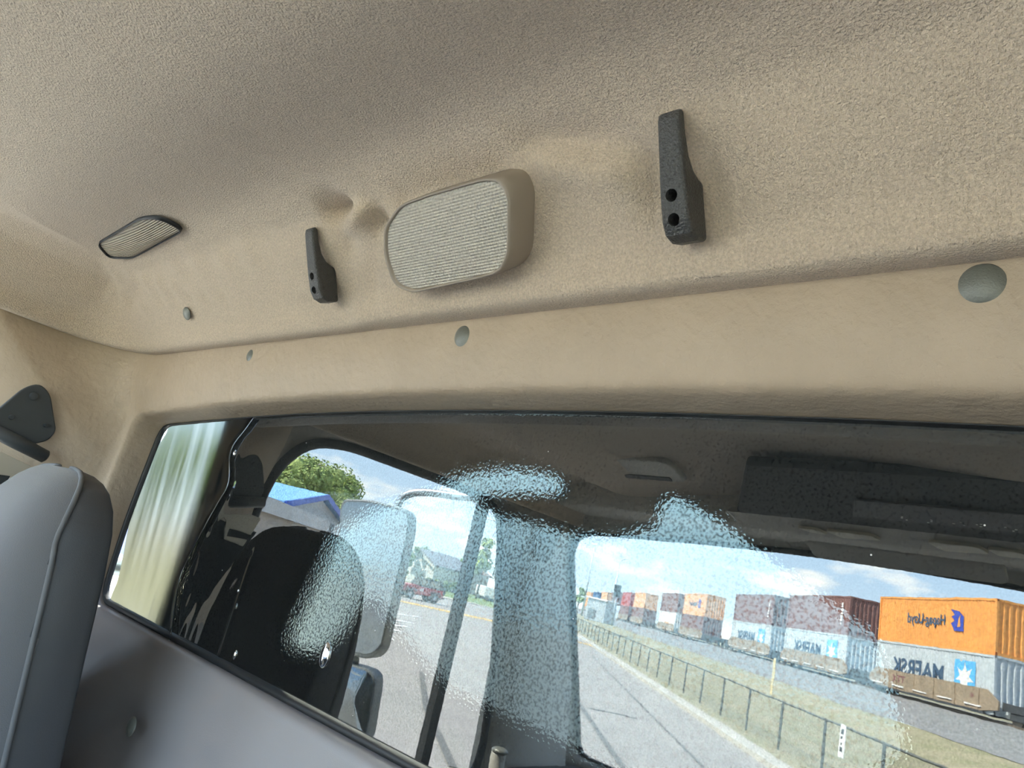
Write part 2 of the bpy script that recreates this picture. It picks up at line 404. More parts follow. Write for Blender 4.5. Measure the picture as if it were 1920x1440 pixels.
prof = [(.138, .3300, .16), (.1425, .3345, .155), (.1465, .345, .15), (.152, .363, .14), (.16, .377, .125), (.17, .387, .11), (.18, .3975, .095), (.19, .408, .075),
        (.20, .418, .058), (.21, .428, .042), (.22, .4385, .028), (.228, .447, .022), (.234, .4525, .018), (.240, .4575, .016), (.247, .4615, .014), (.258, .4645, .012),
        (.28, .4715, .01), (.295, .4755, .01), (.315, .4775, .01), (.34, .4755, .008), (.375, .469, .006), (.41, .460, .006), (.45, .450, .006), (.49, .443, .006), (.53, .440, .006), (.58, .4415, .006), (.64, .447, .005), (.72, .457, .005),
        (.82, .470, .005), (.92, .480, .004), (1.05, .488, .004), (1.19, .49, .002)]
loops = []
STEPX = -.907
lip_lo = []
for o, z, r in prof:
    lp = []
    for p in path(o, r):
        q = Vector((p.x, p.y, z))
        # the lower lip is thinner on the passenger third of the rear wall
        if o < .16 and q.y > -.3:
            k = 1 - sstep(STEPX - .02, STEPX + .02, q.x); q.y += k * .014 * (1 - (o - .13) / .03) ; q.z -= 0
        if q.y > -.6:
            h = sum(hh * gauss(q, c, rr, rr, rr) for c, rr, hh in wr)
            h += .0012 * noise.noise(q * 14) + .0006 * noise.noise(q * 40)
            q += SN * h
        lp.append(q)
    loops.append(lp)
under = []
for a, b in zip(path(SEAM_O - .004, .18), loops[0]):
    under.append(Vector((a.x, a.y, SEAM_Z - .001)))
mid = [u.lerp(b, .6) + Vector((0, 0, -.0015)) for u, b in zip(under, loops[0])]
ceiling = tag(loft('ceiling', [under, mid] + loops, K['headliner']), 'beige brushed cloth headliner with soft folds over the cab roof', 'headliner', kind='structure')

# rear window outline in the plane y = 0
def ztop(x): return .2345 - .034 * (x + .62) ** 2 - .004 * max(0, -1.3 - x)
OUT = [Vector((-1.797, 0, -.02)), Vector((-1.796, 0, .1))] 
tl = Vector((-1.792, 0, ztop(-1.79) + .002)); trr = Vector((.27, 0, ztop(.27)))
poly = [Vector((-1.768, 0, -.229)), Vector((-1.797, 0, -.05)), tl] + [Vector((x_, 0, ztop(x_))) for x_ in [-1.6, -1.4, -1.2, -1, -.8, -.6, -.4, -.2, 0, .15]] + [trr, Vector((.29, 0, -.10)), Vector((.27, 0, -.234)), Vector((-.7, 0, -.2345))]
outline = rounded(poly, [.05, .1, .045] + [.05] * 10 + [.05, .1, .05, .1], 8)
i_tl = min(range(len(outline)), key=lambda i: (outline[i] - tl).length)
i_tr = min(range(len(outline)), key=lambda i: (outline[i] - trr).length)
i_br = min(range(len(outline)), key=lambda i: (outline[i] - Vector((.27, 0, -.234))).length)
i_bl = min(range(len(outline)), key=lambda i: (outline[i] - Vector((-1.768, 0, -.229))).length)
def seg(a, b):
    n = len(outline); out = [outline[a]]
    while a != b: a = (a + 1) % n; out.append(outline[a])
    return out
NL, NT, NR_, NB = 70, 240, 70, 240
YS = -.40                               # the rear panel wraps this far along each side wall
i_bl = min(range(len(outline)), key=lambda i: (outline[i] - Vector((-1.79, 0, -.17))).length)
i_br = min(range(len(outline)), key=lambda i: (outline[i] - Vector((.285, 0, -.17))).length)
INN = resample(seg(i_bl, i_tl), NL)[:-1] + resample(seg(i_tl, i_tr), NT)[:-1] + resample(seg(i_tr, i_br), NR_)[:-1] + resample(seg(i_br, i_bl), NB)[:-1]
sp = [Vector((p.x, p.y, SEAM_Z)) for p in path(SEAM_O, .18, nr=200) if p.y > YS]
XC0, XC1 = XL + SEAM_O + .10, XR - SEAM_O - .10
seamL = [Vector((XL + SEAM_O, YS, SEAM_Z))] + [p for p in sp if p.x <= XC0]
seamM = [p for p in sp if XC0 <= p.x <= XC1]
seamR = [p for p in sp if p.x >= XC1] + [Vector((XR - SEAM_O, YS, SEAM_Z))]
LOWZ = -.9; LSPL = -.30
def sideo(z): return .03 + .07 * sstep(.05, .337, z)
def vert(x_s, z0, z1, n=30): return [Vector((x_s(sideo(z0 + (z1 - z0) * i / n)), YS, z0 + (z1 - z0) * i / n)) for i in range(n + 1)]
lowp = [Vector((p.x, p.y, LOWZ)) for p in path(.085, .07, nr=120) if p.y > YS]
lf = lambda o: XL + o
rf_ = lambda o: XR - o
outL = vert(lf, LSPL, SEAM_Z) + seamL[1:] + [seamM[0]]
outR = [seamM[-1]] + seamR[:-1] + vert(rf_, SEAM_Z, LSPL)
outB = vert(rf_, LSPL, LOWZ, 15) + lowp[::-1] + vert(lf, LOWZ, LSPL, 15)
OUTR = resample(outL, NL)[:-1] + resample(seamM, NT)[:-1] + resample(outR, NR_)[:-1] + resample(outB, NB)[:-1]
NN = len(INN); cuts = [0, NL - 1, NL + NT - 2, NL + NT + NR_ - 3, NN]
def rz(i):                              # how deep the reveal is: shallow ledge along the sill, deep elsewhere
    p = INN[i]; return 1 - .60 * sstep(-.16, -.228, p.z)
LL = []
for (g, y) in [(0, -.002), (.0015, -.035), (.003, -.064), (.0055, -.0745), (.010, -.080), (.017, -.083)]:
    lp = []
    for i, p in enumerate(INN):
        d = (INN[(i + 1) % NN] - INN[i - 1]).normalized(); nn = Vector((-d.z, 0, d.x)); k = rz(i)
        lp.append(p + nn * g * (1 + (1 - k) * 1.4) + Vector((0, y * k, 0)))
    LL.append(lp)
for j in range(1, 17):
    v = j / 16; lp = []
    for i, (a_, b_) in enumerate(zip(LL[5], OUTR)):
        q = a_.lerp(b_, v); k = (1 - rz(i)) / .60
        inL = 1 - min(abs(q.x - XL), abs(q.x - XR)) / .35
        q.y -= (.004 + .022 * max(inL, 0)) * math.sin(math.pi * v) * (1 - k)
        q.y += k * (-.035 * math.sin(math.pi * v) + .022 * math.exp(-((v - .22) / .1) ** 2))
        lp.append(q)
    LL.append(lp)
def ring(key, matk, name):
    c0, c1 = {'l': cuts[0:2], 't': cuts[1:3], 'r': cuts[2:4], 'b': cuts[3:5]}[key]
    return loft(name, [[l[i % NN] for i in range(c0, c1 + 1)] for l in LL], K[matk])
wall_rear = tag(ring('t', 'vinyl', 'wall_rear'), 'beige vinyl panel between the headliner seam and the rear window', 'trim panel', kind='structure')
tag(ring('l', 'vinyl', 'trim_1'), 'beige corner pillar trim beside the rear window behind the grey seat', 'trim panel', kind='structure')
tag(ring('r', 'vinyl', 'trim_2'), 'beige corner pillar trim at the driver end of the rear window', 'trim panel', kind='structure')
tag(ring('b', 'lower', 'trim_3'), 'shade-greyed vinyl panel under the rear window', 'trim panel', kind='structure')

# side walls, with the window cut out
K['tinted'] = glass_mat('dimmed driver door glass', (.62, .64, .62), .06)  # driver's pane darkened to hold back side light; the tint is made up
def side_wall(mirror, name, label, winname, winlabel):
    def mx(v): return Vector((2 * XM - v.x, v.y, v.z)) if mirror else v
    P = [(-.425, -.70), (-.432, .03), (-.455, .185), (-.53, .285), (-.67, .318), (-1.30, .318), (-1.46, .285), (-1.50, .20), (-1.62, -.20), (-1.68, -.60), (-1.66, -.70)]
    ol = rounded([Vector((XL, y, z)) for y, z in P], [.04, .1, .1, .1, .1, .1, .05, .1, .15, .08, .04], 4)
    ol = resample(ol, 480, True)
    cy, cz = -1.0, -.2
    O = []
    for p in ol:
        d = Vector((0, p.y - cy, p.z - cz)); 
        # push out to the panel's border
        ks = []
        if d.y > 0: ks.append((YS + .012 - cy) / d.y)
        if d.y < 0: ks.append((-1.80 - cy) / d.y)
        if d.z > 0: ks.append((SEAM_Z + .006 - cz) / d.z)
        if d.z < 0: ks.append((LOWZ - cz) / d.z)
        k = min(ks); q = Vector((XL, cy + d.y * k, cz + d.z * k)); q.x = XL + sideo(q.z); O.append(q)
    # gasket
    g = []
    for gi, xo in [(0, .0), (0, .012), (.3, .022), (.75, .022), (1, .010)]:
        g.append([mx(p + (Vector((0, p.y - cy, p.z - cz)).normalized() * .035 * gi) + Vector((xo, 0, 0))) for p in ol])
    L = []
    s1 = [p + Vector((0, p.y - cy, p.z - cz)).normalized() * .034 for p in ol]
    for j in range(7):
        v = j / 6; lp = []
        for a, b in zip(s1, O):
            q = a.lerp(b, v)
            if v < 1: q.x = max(q.x, XL + .008 + .03 * math.sin(math.pi * min(v * 1.2, 1)) * .6)
            lp.append(mx(q))
        L.append(lp)
    wl = tag(loft(name, L, K['sidevinyl'], None, True), label, 'side wall', kind='structure')
    wi = tag(empty(winname, mx(Vector((XL, -1.05, -.70)))), winlabel, 'window', kind='structure')
    for o_ in (loft('gasket', g, K['gasket'], None, True),):
        o_.parent = wi; o_.matrix_parent_inverse = Matrix.Translation(wi.location).inverted()
    pane = [mx(p + Vector((-.004, 0, 0))) for p in ol]
    o_ = prism('pane', pane, (.004 * (-1 if mirror else 1), 0, 0), K['tinted' if mirror else 'windshield']); o_.parent = wi; o_.matrix_parent_inverse = Matrix.Translation(wi.location).inverted()
    bm = bmesh.new()
    for v in bx(bm, (XL - .012, -1.395, -.71), (XL + .022, -1.352, .325)): v.co = mx(v.co)
    o_ = fromBM('divider_bar', bm, K['gasket']); o_.parent = wi; o_.matrix_parent_inverse = Matrix.Translation(wi.location).inverted()
    return wl
side_wall(False, 'wall_left', 'passenger side cab wall of beige vinyl darkened for shade around the door window', 'window_2', 'passenger door window with black gasket and slanted quarter glass bar')
side_wall(True, 'wall_right', 'driver side cab wall of beige vinyl darkened for shade around the door window', 'window_3', 'driver door window with black gasket')

# floor, lower walls, cowl
tag(box('floor', (XL - .05, -2.35, -1.55), (XR + .05, .02, -1.50), K['darktrim']), 'dark grey cab floor mat', 'floor', kind='structure')
def strip(name, a, b, z0, z1, mk, label):
    return tag(obj(name, [(a[0], a[1], z0), (b[0], b[1], z0), (b[0], b[1], z1), (a[0], a[1], z1)], [(0, 1, 2, 3)], K[mk]), label, 'wall', kind='structure')
strip('wall_lower_left', (XL + .03, YS), (XL + .03, -2.3), -1.5, LOWZ + .002, 'darktrim', 'lower passenger door lining in dark plastic that cuts bounced light')  # unseen door linings made dark so less light bounces to the roof
strip('wall_lower_right', (XR - .03, YS), (XR - .03, -2.3), -1.5, LOWZ + .002, 'darktrim', 'lower driver door lining in dark plastic that cuts bounced light')
strip('wall_lower_rear', (XL + .02, -.08), (XR - .02, -.08), -1.5, LOWZ + .002, 'lower', 'lower rear cab wall in shade-greyed vinyl')
# truck shell outside
shell = tag(empty('truck_cab', (XM, -1.0, GZ)), 'pale painted outer shell of the truck cab', 'truck')
def under_(o_, e_): o_.parent = e_; o_.matrix_parent_inverse = Matrix.Translation(e_.location).inverted(); return o_
under_(box('roof_skin', (XL - .06, -1.95, .52), (XR + .06, .04, .56), K['truckpaint'], bev=.015), shell)
for sgn, xs in ((-1, XL), (1, XR)):
    x0, x1 = (xs - .06, xs - .035) if sgn < 0 else (xs + .035, xs + .06)
    under_(box('door_skin', (x0, -1.95, -1.9), (x1, .04, -.74), K['truckpaint'], bev=.008), shell)
    under_(box('rear_corner_skin', (x0, -.36, -.74), (x1, .04, .52), K['truckpaint'], bev=.008), shell)
    under_(box('roof_rail_skin', (x0, -1.9, .345), (x1, -.36, .52), K['truckpaint'], bev=.008), shell)
under_(box('hood', (XL + .25, -3.7, -1.6), (XR - .25, -2.36, -.88), K['hoodpaint'], bev=.08, seg=3), shell)
under_(box('rear_panel_skin', (XL - .03, .012, -1.9), (XR + .03, .03, -.24), K['truckpaint']), shell)
under_(box('rear_header_skin', (XL - .03, .012, .24), (XR + .03, .03, .52), K['truckpaint']), shell)

# windshield, pillars, header, dash
WT, WB = (-1.92, .345), (-2.30, -.62)    # y, z of its top and bottom edges
def ws(x, k, up_=0): return Vector((x, WB[0] + (WT[0] - WB[0]) * k, WB[1] + (WT[1] - WB[1]) * k + up_))
wsE = tag(empty('window_4', (XM, -2.3, -.62)), 'wide windshield with rounded upper corners at the front of the cab', 'window', kind='structure')
wso = rounded([ws(XL + .075, 0), ws(XL + .06, .96), ws(XM, 1.02), ws(XR - .06, .96), ws(XR - .075, 0)], [.05, .13, .6, .13, .05], 10)
wso = resample(wso, 160, True)
under_(prism('pane', wso, (0, -.005, 0), K['windshield']), wsE)
wc = ws(XM, .5)
gl_ = []
for g_, yo in [(0, -.006), (0, .012), (.5, .018), (1, .012), (1, -.006)]:
    gl_.append([p + (p - wc).normalized() * .022 * g_ + Vector((0, yo, 0)) for p in wso])
under_(loft('gasket', gl_, K['gasket'], None, True), wsE)
# front wall around the windshield (A pillars and header in one lining)
fo = []
for p in wso:
    d = p - wc; kx = ((XL + .02 - wc.x) / d.x if d.x < 0 else (XR - .02 - wc.x) / d.x) if abs(d.x) > 1e-6 else 9
    dk = (p.z - WB[1]) / (WT[1] - WB[1])
    kz = (1.16 - .5) / (dk - .5) if dk > .5 + 1e-6 else ((-.12 - .5) / (dk - .5) if dk < .5 - 1e-6 else 9)
    k = min(kx, kz); fo.append(wc + d * k)
frl = []
for v, yo in [(0, .01), (.15, .035), (.5, .06), (1, .09)]:
    frl.append([a.lerp(b, v) + Vector((0, yo, 0)) for a, b in zip([p + (p - wc).normalized() * .02 for p in wso], fo)])
tag(loft('wall_front', frl, K['greytrim'], None, True), 'grey windshield pillar and header lining', 'wall', kind='structure')
for sgn in (0, 1):
    def mxx(v): v = Vector(v); return Vector((2 * XM - v.x, v.y, v.z)) if sgn else v
    pil = [[mxx((XL - .04, -1.70, -.95)), mxx((XL + .03, -1.74, -.95)), mxx((XL + .11, -2.2, -.95)), mxx((XL - .05, -2.34, -.95))],
           [mxx((XL - .04, -1.68, -.3)), mxx((XL + .03, -1.70, -.3)), mxx((XL + .085, -2.10, -.3)), mxx((XL - .05, -2.2, -.3))],
           [mxx((XL - .04, -1.55, .2)), mxx((XL + .03, -1.57, .2)), mxx((XL + .06, -1.90, .2)), mxx((XL - .05, -2.0, .2))],
           [mxx((XL - .04, -1.50, .52)), mxx((XL + .08, -1.50, .46)), mxx((XL + .09, -1.86, .46)), mxx((XL - .05, -1.95, .52))]]
    tag(loft('trim_%d' % (4 + sgn), pil, K['greytrim'], None, True), ('passenger' if not sgn else 'driver') + ' side windshield pillar cover', 'pillar', kind='structure')
tag(box('trim_6', (XL + .03, -2.02, .385), (XR - .03, -1.60, .52), K['greytrim'], bev=.03, seg=3), 'grey header lining above the windshield', 'header', kind='structure')
dash = tag(empty('dashboard', (XM, -2.0, -1.5)), 'dark dashboard below the windshield', 'dashboard')
under_(box('top_pad', (XL + .05, -2.45, -.80), (XR - .05, -1.72, -.66), K['darktrim'], bev=.04, seg=3), dash)
under_(box('front_panel', (XL + .05, -2.3, -1.5), (XR - .05, -1.80, -.80), K['darktrim'], bev=.02), dash)

# ------------------------------------------------------------------ rear window: glass, gasket, reflective film
win = tag(empty('window_1', (XM, 0, -.234)), 'wide rear cab window with mirror tint film peeling at its passenger end', 'window', kind='structure')
oc = resample(outline, 300, True)
cw = Vector((-.76, 0, 0))
def shrink(p, d):
    # move a point of the outline inward by d
    i = oc.index(p); a, b = oc[i - 1], oc[(i + 1) % len(oc)]
    t_ = (b - a).normalized(); return p + Vector((t_.z, 0, -t_.x)) * d
gk = []
for d, y in [(-.002, -.004), (-.001, -.013), (.004, -.016), (.009, -.013), (.0105, -.004)]:
    gk.append([shrink(p, d * (1 - .80 * sstep(.14, .20, p.z))) + Vector((0, y, 0)) for p in oc])
under_(loft('gasket', gk, K['gasket'], None, True), win)
under_(prism('glass_pane', [p + Vector((0, .002, 0)) for p in oc], (0, .005, 0), glass_mat('clear rear glass', (.95, .97, .96), .02)), win)
# main film: a sheet of fine quads; it lies flat except where it has let go of the glass beside the peeled corner
crease = smoothpath([aty(*p, 0) for p in ((492, 775), (470, 806), (441, 848), (438, 905), (415, 950), (385, 1005), (362, 1050), (346, 1090), (336, 1150), (330, 1195), (322, 1215))], 6)
def crease_x(z):
    for a, b in zip(crease, crease[1:]):
        if (a.z - z) * (b.z - z) <= 0 and abs(a.z - b.z) > 1e-7: return a.x + (b.x - a.x) * (z - a.z) / (b.z - a.z)
    return crease[0].x if z > crease[0].z else crease[-1].x
inset = .006
lx = [p for p in oc]
def edge_x(z):                          # left border of the window at height z
    c = [a.x + (b.x - a.x) * (z - a.z) / (b.z - a.z) for a, b in zip(oc, oc[1:] + oc[:1]) if (a.z - z) * (b.z - z) <= 0 and abs(a.z - b.z) > 1e-7]
    return min(c) if c else -1.75
def zb(x): return -.2285
def zcrease(v):
    z = -.232 + (ztop(-1.36) + .233) * v
    return -.232 + (ztop(crease_x(z)) + .233) * v
def filmzone(u, v):
    z = zcrease(v)
    xl = crease_x(z); x_ = xl - .016 + (.275 - xl + .016) * u ** 1.25
    z = -.232 + (ztop(x_) + .001 + .232) * v
    k = .30 * math.exp(-((x_ - xl) / .08) ** 2) * sstep(.02, -.10, z) + .18 * math.exp(-((x_ - xl) / .02) ** 2)
    y = -.004
    if k > .004:
        y -= k * (.0035 + .006 * noise.noise(Vector((x_ * 16, 3.1, z * 7))) + .0035 * noise.noise(Vector((x_ * 45, 7.7, z * 14))))
    y -= .0022 * math.exp(-((x_ - aty(443, 1150, 0).x) / .006) ** 2) * sstep(-.02, -.08, z)
    return Vector((x_, min(y, -.0025), z))
under_(gridf('tint_film', 420, 150, filmzone, K['film']), win)
fedge = smoothpath([aty(*p, 0) for p in ((322, 795), (300, 832), (280, 880), (262, 930), (247, 985), (236, 1040), (226, 1085), (213, 1118), (209, 1135))], 6)
def fedge_x(z):
    for a, b in zip(fedge, fedge[1:]):
        if (a.z - z) * (b.z - z) <= 0 and abs(a.z - b.z) > 1e-7: return a.x + (b.x - a.x) * (z - a.z) / (b.z - a.z)
    return fedge[0].x if z > fedge[0].z else fedge[-1].x
def peelzone(u, v):
    z = zcrease(v)
    a, b = fedge_x(z), crease_x(z) + .003; b = max(b, a + .01)
    x_ = a + (b - a) * u
    z = -.232 + (ztop(x_) + .001 + .232) * v
    amp = math.sin(math.pi * u) ** .5
    y = -.005 - amp * (.003 + .0035 * noise.noise(Vector((x_ * 22 + z * 5, 1.3, z * 2.4))) + .0006 * noise.noise(Vector((x_ * 70 + z * 12, 5.3, z * 9))))
    y -= .006 * math.exp(-((u - 1) / .05) ** 2)
    return Vector((x_, min(y, -.003), z))
under_(gridf('peeling_film', 110, 120, peelzone, K['peel']), win)
bm = bmesh.new()
pk = [Vector((c.x + .0015, -.012, c.z)) for c in crease]
tubebm(bm, pk, [.0002 + .0022 * max(0, noise.noise(Vector((i * .21, 0, 2))) - .08) for i in range(len(pk))], 8)
under_(fromBM('crease_glint', bm, K['steel'], None, True), win)  # metal bead added along the fold for its bright glints
for (px, py, rx, rz) in ((610, 1228, .011, .019), (441, 1228, .003, .008), (443, 1138, .002, .006), (447, 1108, .002, .003), (440, 850, .003, .007)):  # first is a film bubble; the smaller chrome beads stand for glints
    p = aty(px, py, -.004); bm = bmesh.new()
    bmesh.ops.create_uvsphere(bm, u_segments=24, v_segments=14, radius=1)
    for v in bm.verts: v.co = Vector((p.x + v.co.x * rx, p.y + v.co.y * min(rx, .006), p.z + v.co.z * rz))
    under_(fromBM('film_bubble_and_glint', bm, K['chrome'], None, True), win)
# behind the rear window: black bulkhead added, its opening shaped to the aqua light; cargo box wall beyond
BY = .20
hole_px = [(625, 1003), (602, 1062), (560, 1150), (541, 1195), (549, 1216), (598, 1224), (640, 1190), (692, 1110), (760, 1200), (840, 1290), (930, 1333), (1060, 1396), (1260, 1500), (1520, 1560), (1700, 1400), (1640, 1190), (1480, 1075),
           (1335, 966), (1262, 930), (1234, 938), (1226, 985), (1150, 1005), (1060, 1000), (1000, 980), (935, 968), (885, 945), (905, 926), (960, 927), (1048, 926), (1062, 915), (1040, 890), (950, 877), (860, 890), (800, 925), (700, 950)]
hole = rounded([refr(px, py, BY) for px, py in hole_px], .008, 3)
def light_mask():
    xs0, xs1, z0, z1 = refr(372, 950, BY).x, XR + .1, -1.2, .345
    bm = bmesh.new()
    def loop(pts): 
        vv = [bm.verts.new(p) for p in pts]
        return [bm.edges.new((vv[i], vv[(i + 1) % len(vv)])) for i in range(len(vv))]
    ed = loop(hole) + loop([Vector((xs0, BY, z0)), Vector((xs1, BY, z0)), Vector((xs1, BY, z1)), Vector((xs0, BY, z1))])
    bmesh.ops.triangle_fill(bm, edges=ed, use_beauty=True, use_dissolve=False, normal=(0, -1, 0))
    r = bmesh.ops.extrude_face_region(bm, geom=bm.faces[:])
    bmesh.ops.translate(bm, verts=[g for g in r['geom'] if isinstance(g, bmesh.types.BMVert)], vec=(0, .012, 0))
    o_ = fromBM('light_mask_panel', bm, K['blacksteel'])
    tag(o_, 'made-up black light mask with a large cut opening behind the rear window', 'light mask')
    box('flange', (xs0, BY + .012, z0), (xs0 + .012, BY + .06, z1), K['blacksteel'], o_)
light_mask()
boxy = .66
cg = tag(empty('cargo_box', (XM, boxy, GZ + 1)), 'aqua and grey green cargo box front standing behind the cab', 'cargo box')
zl = refr(1000, 1160, boxy).z
under_(box('front_upper_panel', (XL - .05, boxy, zl), (XR + .12, boxy + .06, .58), K['paleteal']), cg)
under_(box('front_lower_panel', (XL - .05, boxy - .004, -1.3), (XR + .12, boxy + .06, zl), K['palegreen']), cg)
under_(box('side_wall', (XL - .06, boxy + .06, -1.3), (XL, 6.2, .58), K['truckpaint']), cg)
under_(box('side_wall', (XR + .06, boxy + .06, -1.3), (XR + .12, 6.2, .58), K['truckpaint']), cg)
under_(box('roof_panel', (XL - .06, boxy + .06, .58), (XR + .12, 6.2, .64), K['truckpaint']), cg)
tag(tube('air_hose', smoothpath([refr(px, py, BY + .06) for px, py in ((1000, 950), (1002, 995), (992, 1045), (975, 1095), (965, 1140), (962, 1200), (950, 1330))]), .0035, K['black']), 'thin black hose hanging behind the rear window', 'hose')

# ------------------------------------------------------------------ fittings on the rear wall
def frame_mat(o, xa, ya, za):
    M = Matrix((xa, ya, za)).transposed().to_4x4(); M.translation = o; return M
SU = Vector((0, -.69, .724))            # up the slope
def slopeM(px, py, off=0.): return frame_mat(slope(px, py, off), Vector((1, 0, 0)), SU, -Vector((1, 0, 0)).cross(SU) if False else Vector((1, 0, 0)).cross(SU))
# coat hooks (local x across, y up the wall, z out of the wall)
def coat_hook(px, py, label, sc, tilt, yaw, roll):
    root = tag(empty('coat_hook'), label, 'coat hook', 'black coat hooks on the headliner')
    pr = [(-.052, .0), (-.052, .018), (-.046, .029), (-.034, .034), (-.010, .036), (.020, .037), (.045, .0375), (.054, .0372), (.059, .0355), (.0615, .0325), (.0612, .0295), (.058, .0265), (.040, .0255), (.022, .0225), (.010, .016), (.004, .008), (.001, .0)]
    w0 = .0125
    bm = bmesh.new()
    vs_ = [bm.verts.new((-w0, a, b)) for a, b in pr]; f = bm.faces.new(vs_)
    r = bmesh.ops.extrude_face_region(bm, geom=[f]); nv = [g for g in r['geom'] if isinstance(g, bmesh.types.BMVert)]
    bmesh.ops.translate(bm, verts=nv, vec=(2 * w0, 0, 0))
    for v in bm.verts:                   # the base flares a little, the tip narrows
        v.co.x *= 1.12 - .22 * sstep(-.05, .06, v.co.y)
    bmesh.ops.recalc_face_normals(bm, faces=bm.faces)
    bmesh.ops.bevel(bm, geom=[e_ for e_ in bm.edges if len(e_.link_faces) == 2 and e_.calc_face_angle(0) > .75], offset=.0042, segments=4, affect='EDGES', profile=.5)
    # screw holes
    body = fromBM('body', bm, K['blackplastic'], root, False)
    for hy in (-.012, -.033):
        bm = bmesh.new(); bmesh.ops.create_cone(bm, cap_ends=True, segments=24, radius1=.0056, radius2=.0056, depth=.05, matrix=Matrix.Translation((-.001, hy, .040)))
        cut = fromBM('cut', bm, None)
        md = body.modifiers.new('b', 'BOOLEAN'); md.object = cut; md.operation = 'DIFFERENCE'; md.solver = 'EXACT'
        cut.parent = None; cut.location = (0, 0, 0)
        bpy.context.view_layer.update()
        me = bpy.data.meshes.new_from_object(body.evaluated_get(bpy.context.evaluated_depsgraph_get()))
        body.modifiers.clear(); body.data = me; bpy.data.objects.remove(cut)
        bm = bmesh.new()
        bmesh.ops.create_cone(bm, cap_ends=True, segments=16, radius1=.0048, radius2=.0030, depth=.003, matrix=Matrix.Translation((-.001, hy, .0168)))
        fromBM('screw', bm, K['hole'], root)  # black disc puts the dark inside of the screw hole into colour
    body.data.materials.clear(); body.data.materials.append(K['blackplastic'])
    hy_ = Vector((0, -.42, .907)).normalized(); hz_ = Vector((1, 0, 0)).cross(hy_)
    M = frame_mat(slope(px, py, -.004), Vector((1, 0, 0)), hy_, hz_) @ Matrix.Rotation(roll, 4, 'Z') @ Matrix.Rotation(yaw, 4, 'Y') @ Matrix.Rotation(tilt, 4, 'X') @ Matrix.Scale(sc, 4)
    root.matrix_world = M
    return root
coat_hook(1296, 350, 'larger nearer black coat hook with two screw holes, beside the lamp', 1.07, 0, 0, 0)
coat_hook(622, 505, 'smaller farther black coat hook between the roof grille and the lamp', 1.0, 0, 0, 0)

# dome lamp
def dome_lamp():
    root = tag(empty('dome_lamp', slope(860, 450)), 'rectangular dome lamp with ridged clear lens in a taupe bezel', 'lamp')
    H = .042
    pl = [(724, 428), (752, 388), (800, 370), (905, 340), (934, 342), (949, 372), (948, 478), (932, 508), (890, 520), (775, 545), (742, 532), (724, 480)]
    lens = rounded([slope(px, py, H) for px, py in pl], .012, 4)
    c = sum(lens, Vector()) / len(lens)
    lens = resample(lens, 120, True)
    L = []
    for sc_, off in [(1.10, -H - .004), (1.095, -.020), (1.08, -.008), (1.062, -.002), (1.035, .0008), (1.008, -.001), (.985, -.006)]:
        L.append([c + (p - c) * sc_ + SN * off for p in lens])
    under_(loft('bezel', L, K['bezel'], None, True), root)
    # domed lens built in its own frame so that the ridges run square to it
    M = frame_mat(c, Vector((1, 0, 0)), SU, Vector((1, 0, 0)).cross(SU)); Mi = M.inverted()
    loc = [Mi @ p for p in lens]; V = []; Fc = []; R = 14
    for j in range(R + 1):
        s_ = .995 * j / R
        for p in loc: V.append(Vector((p.x * s_, p.y * s_, .004 * (1 - s_ ** 4) - .003)))
    for j in range(R):
        for i in range(len(loc)):
            a = j * len(loc) + i; b = j * len(loc) + (i + 1) % len(loc)
            Fc.append((a, b, b + len(loc), a + len(loc)))
    lo = obj('lens', V, Fc, K['lens'], None, True); lo.parent = root; lo.matrix_parent_inverse = Matrix.Translation(root.location).inverted(); lo.matrix_basis = M
    L = []
    for sc_, off in [(.98, -.008), (.96, -.014), (.80, -.027), (.4, -.029), (.01, -.029)]:
        L.append([c + (p - c) * sc_ + SN * off for p in lens])
    under_(loft('reflector', L, K['reflector'], None, True), root)
    b0 = slope(820, 500, H - .012)
    bm = bmesh.new(); bmesh.ops.create_uvsphere(bm, u_segments=16, v_segments=10, radius=.009)
    for v in bm.verts: v.co = b0 + Vector((v.co.x * 1.2, v.co.y, v.co.z))
    bu = under_(fromBM('bulb', bm, K['bulb'], None, True), root)
    bm = bmesh.new(); tubebm(bm, [b0 + Vector((-.007, 0, -.004)), b0 + Vector((-.002, 0, .005)), b0 + Vector((.002, 0, -.003)), b0 + Vector((.007, 0, .005))], .0012, 6)
    under_(fromBM('filament_clip', bm, K['blackplastic'], None, True), root)
    # switch window: clear tongue-shaped facet
    tl_ = rounded([slope(px, py, H - .0085) for px, py in ((775, 525), (770, 475), (825, 455), (862, 470), (890, 508))], .008, 4)
    under_(prism('reflector_plate', tl_, SN * -.002, K['reflector']), root)
dome_lamp()

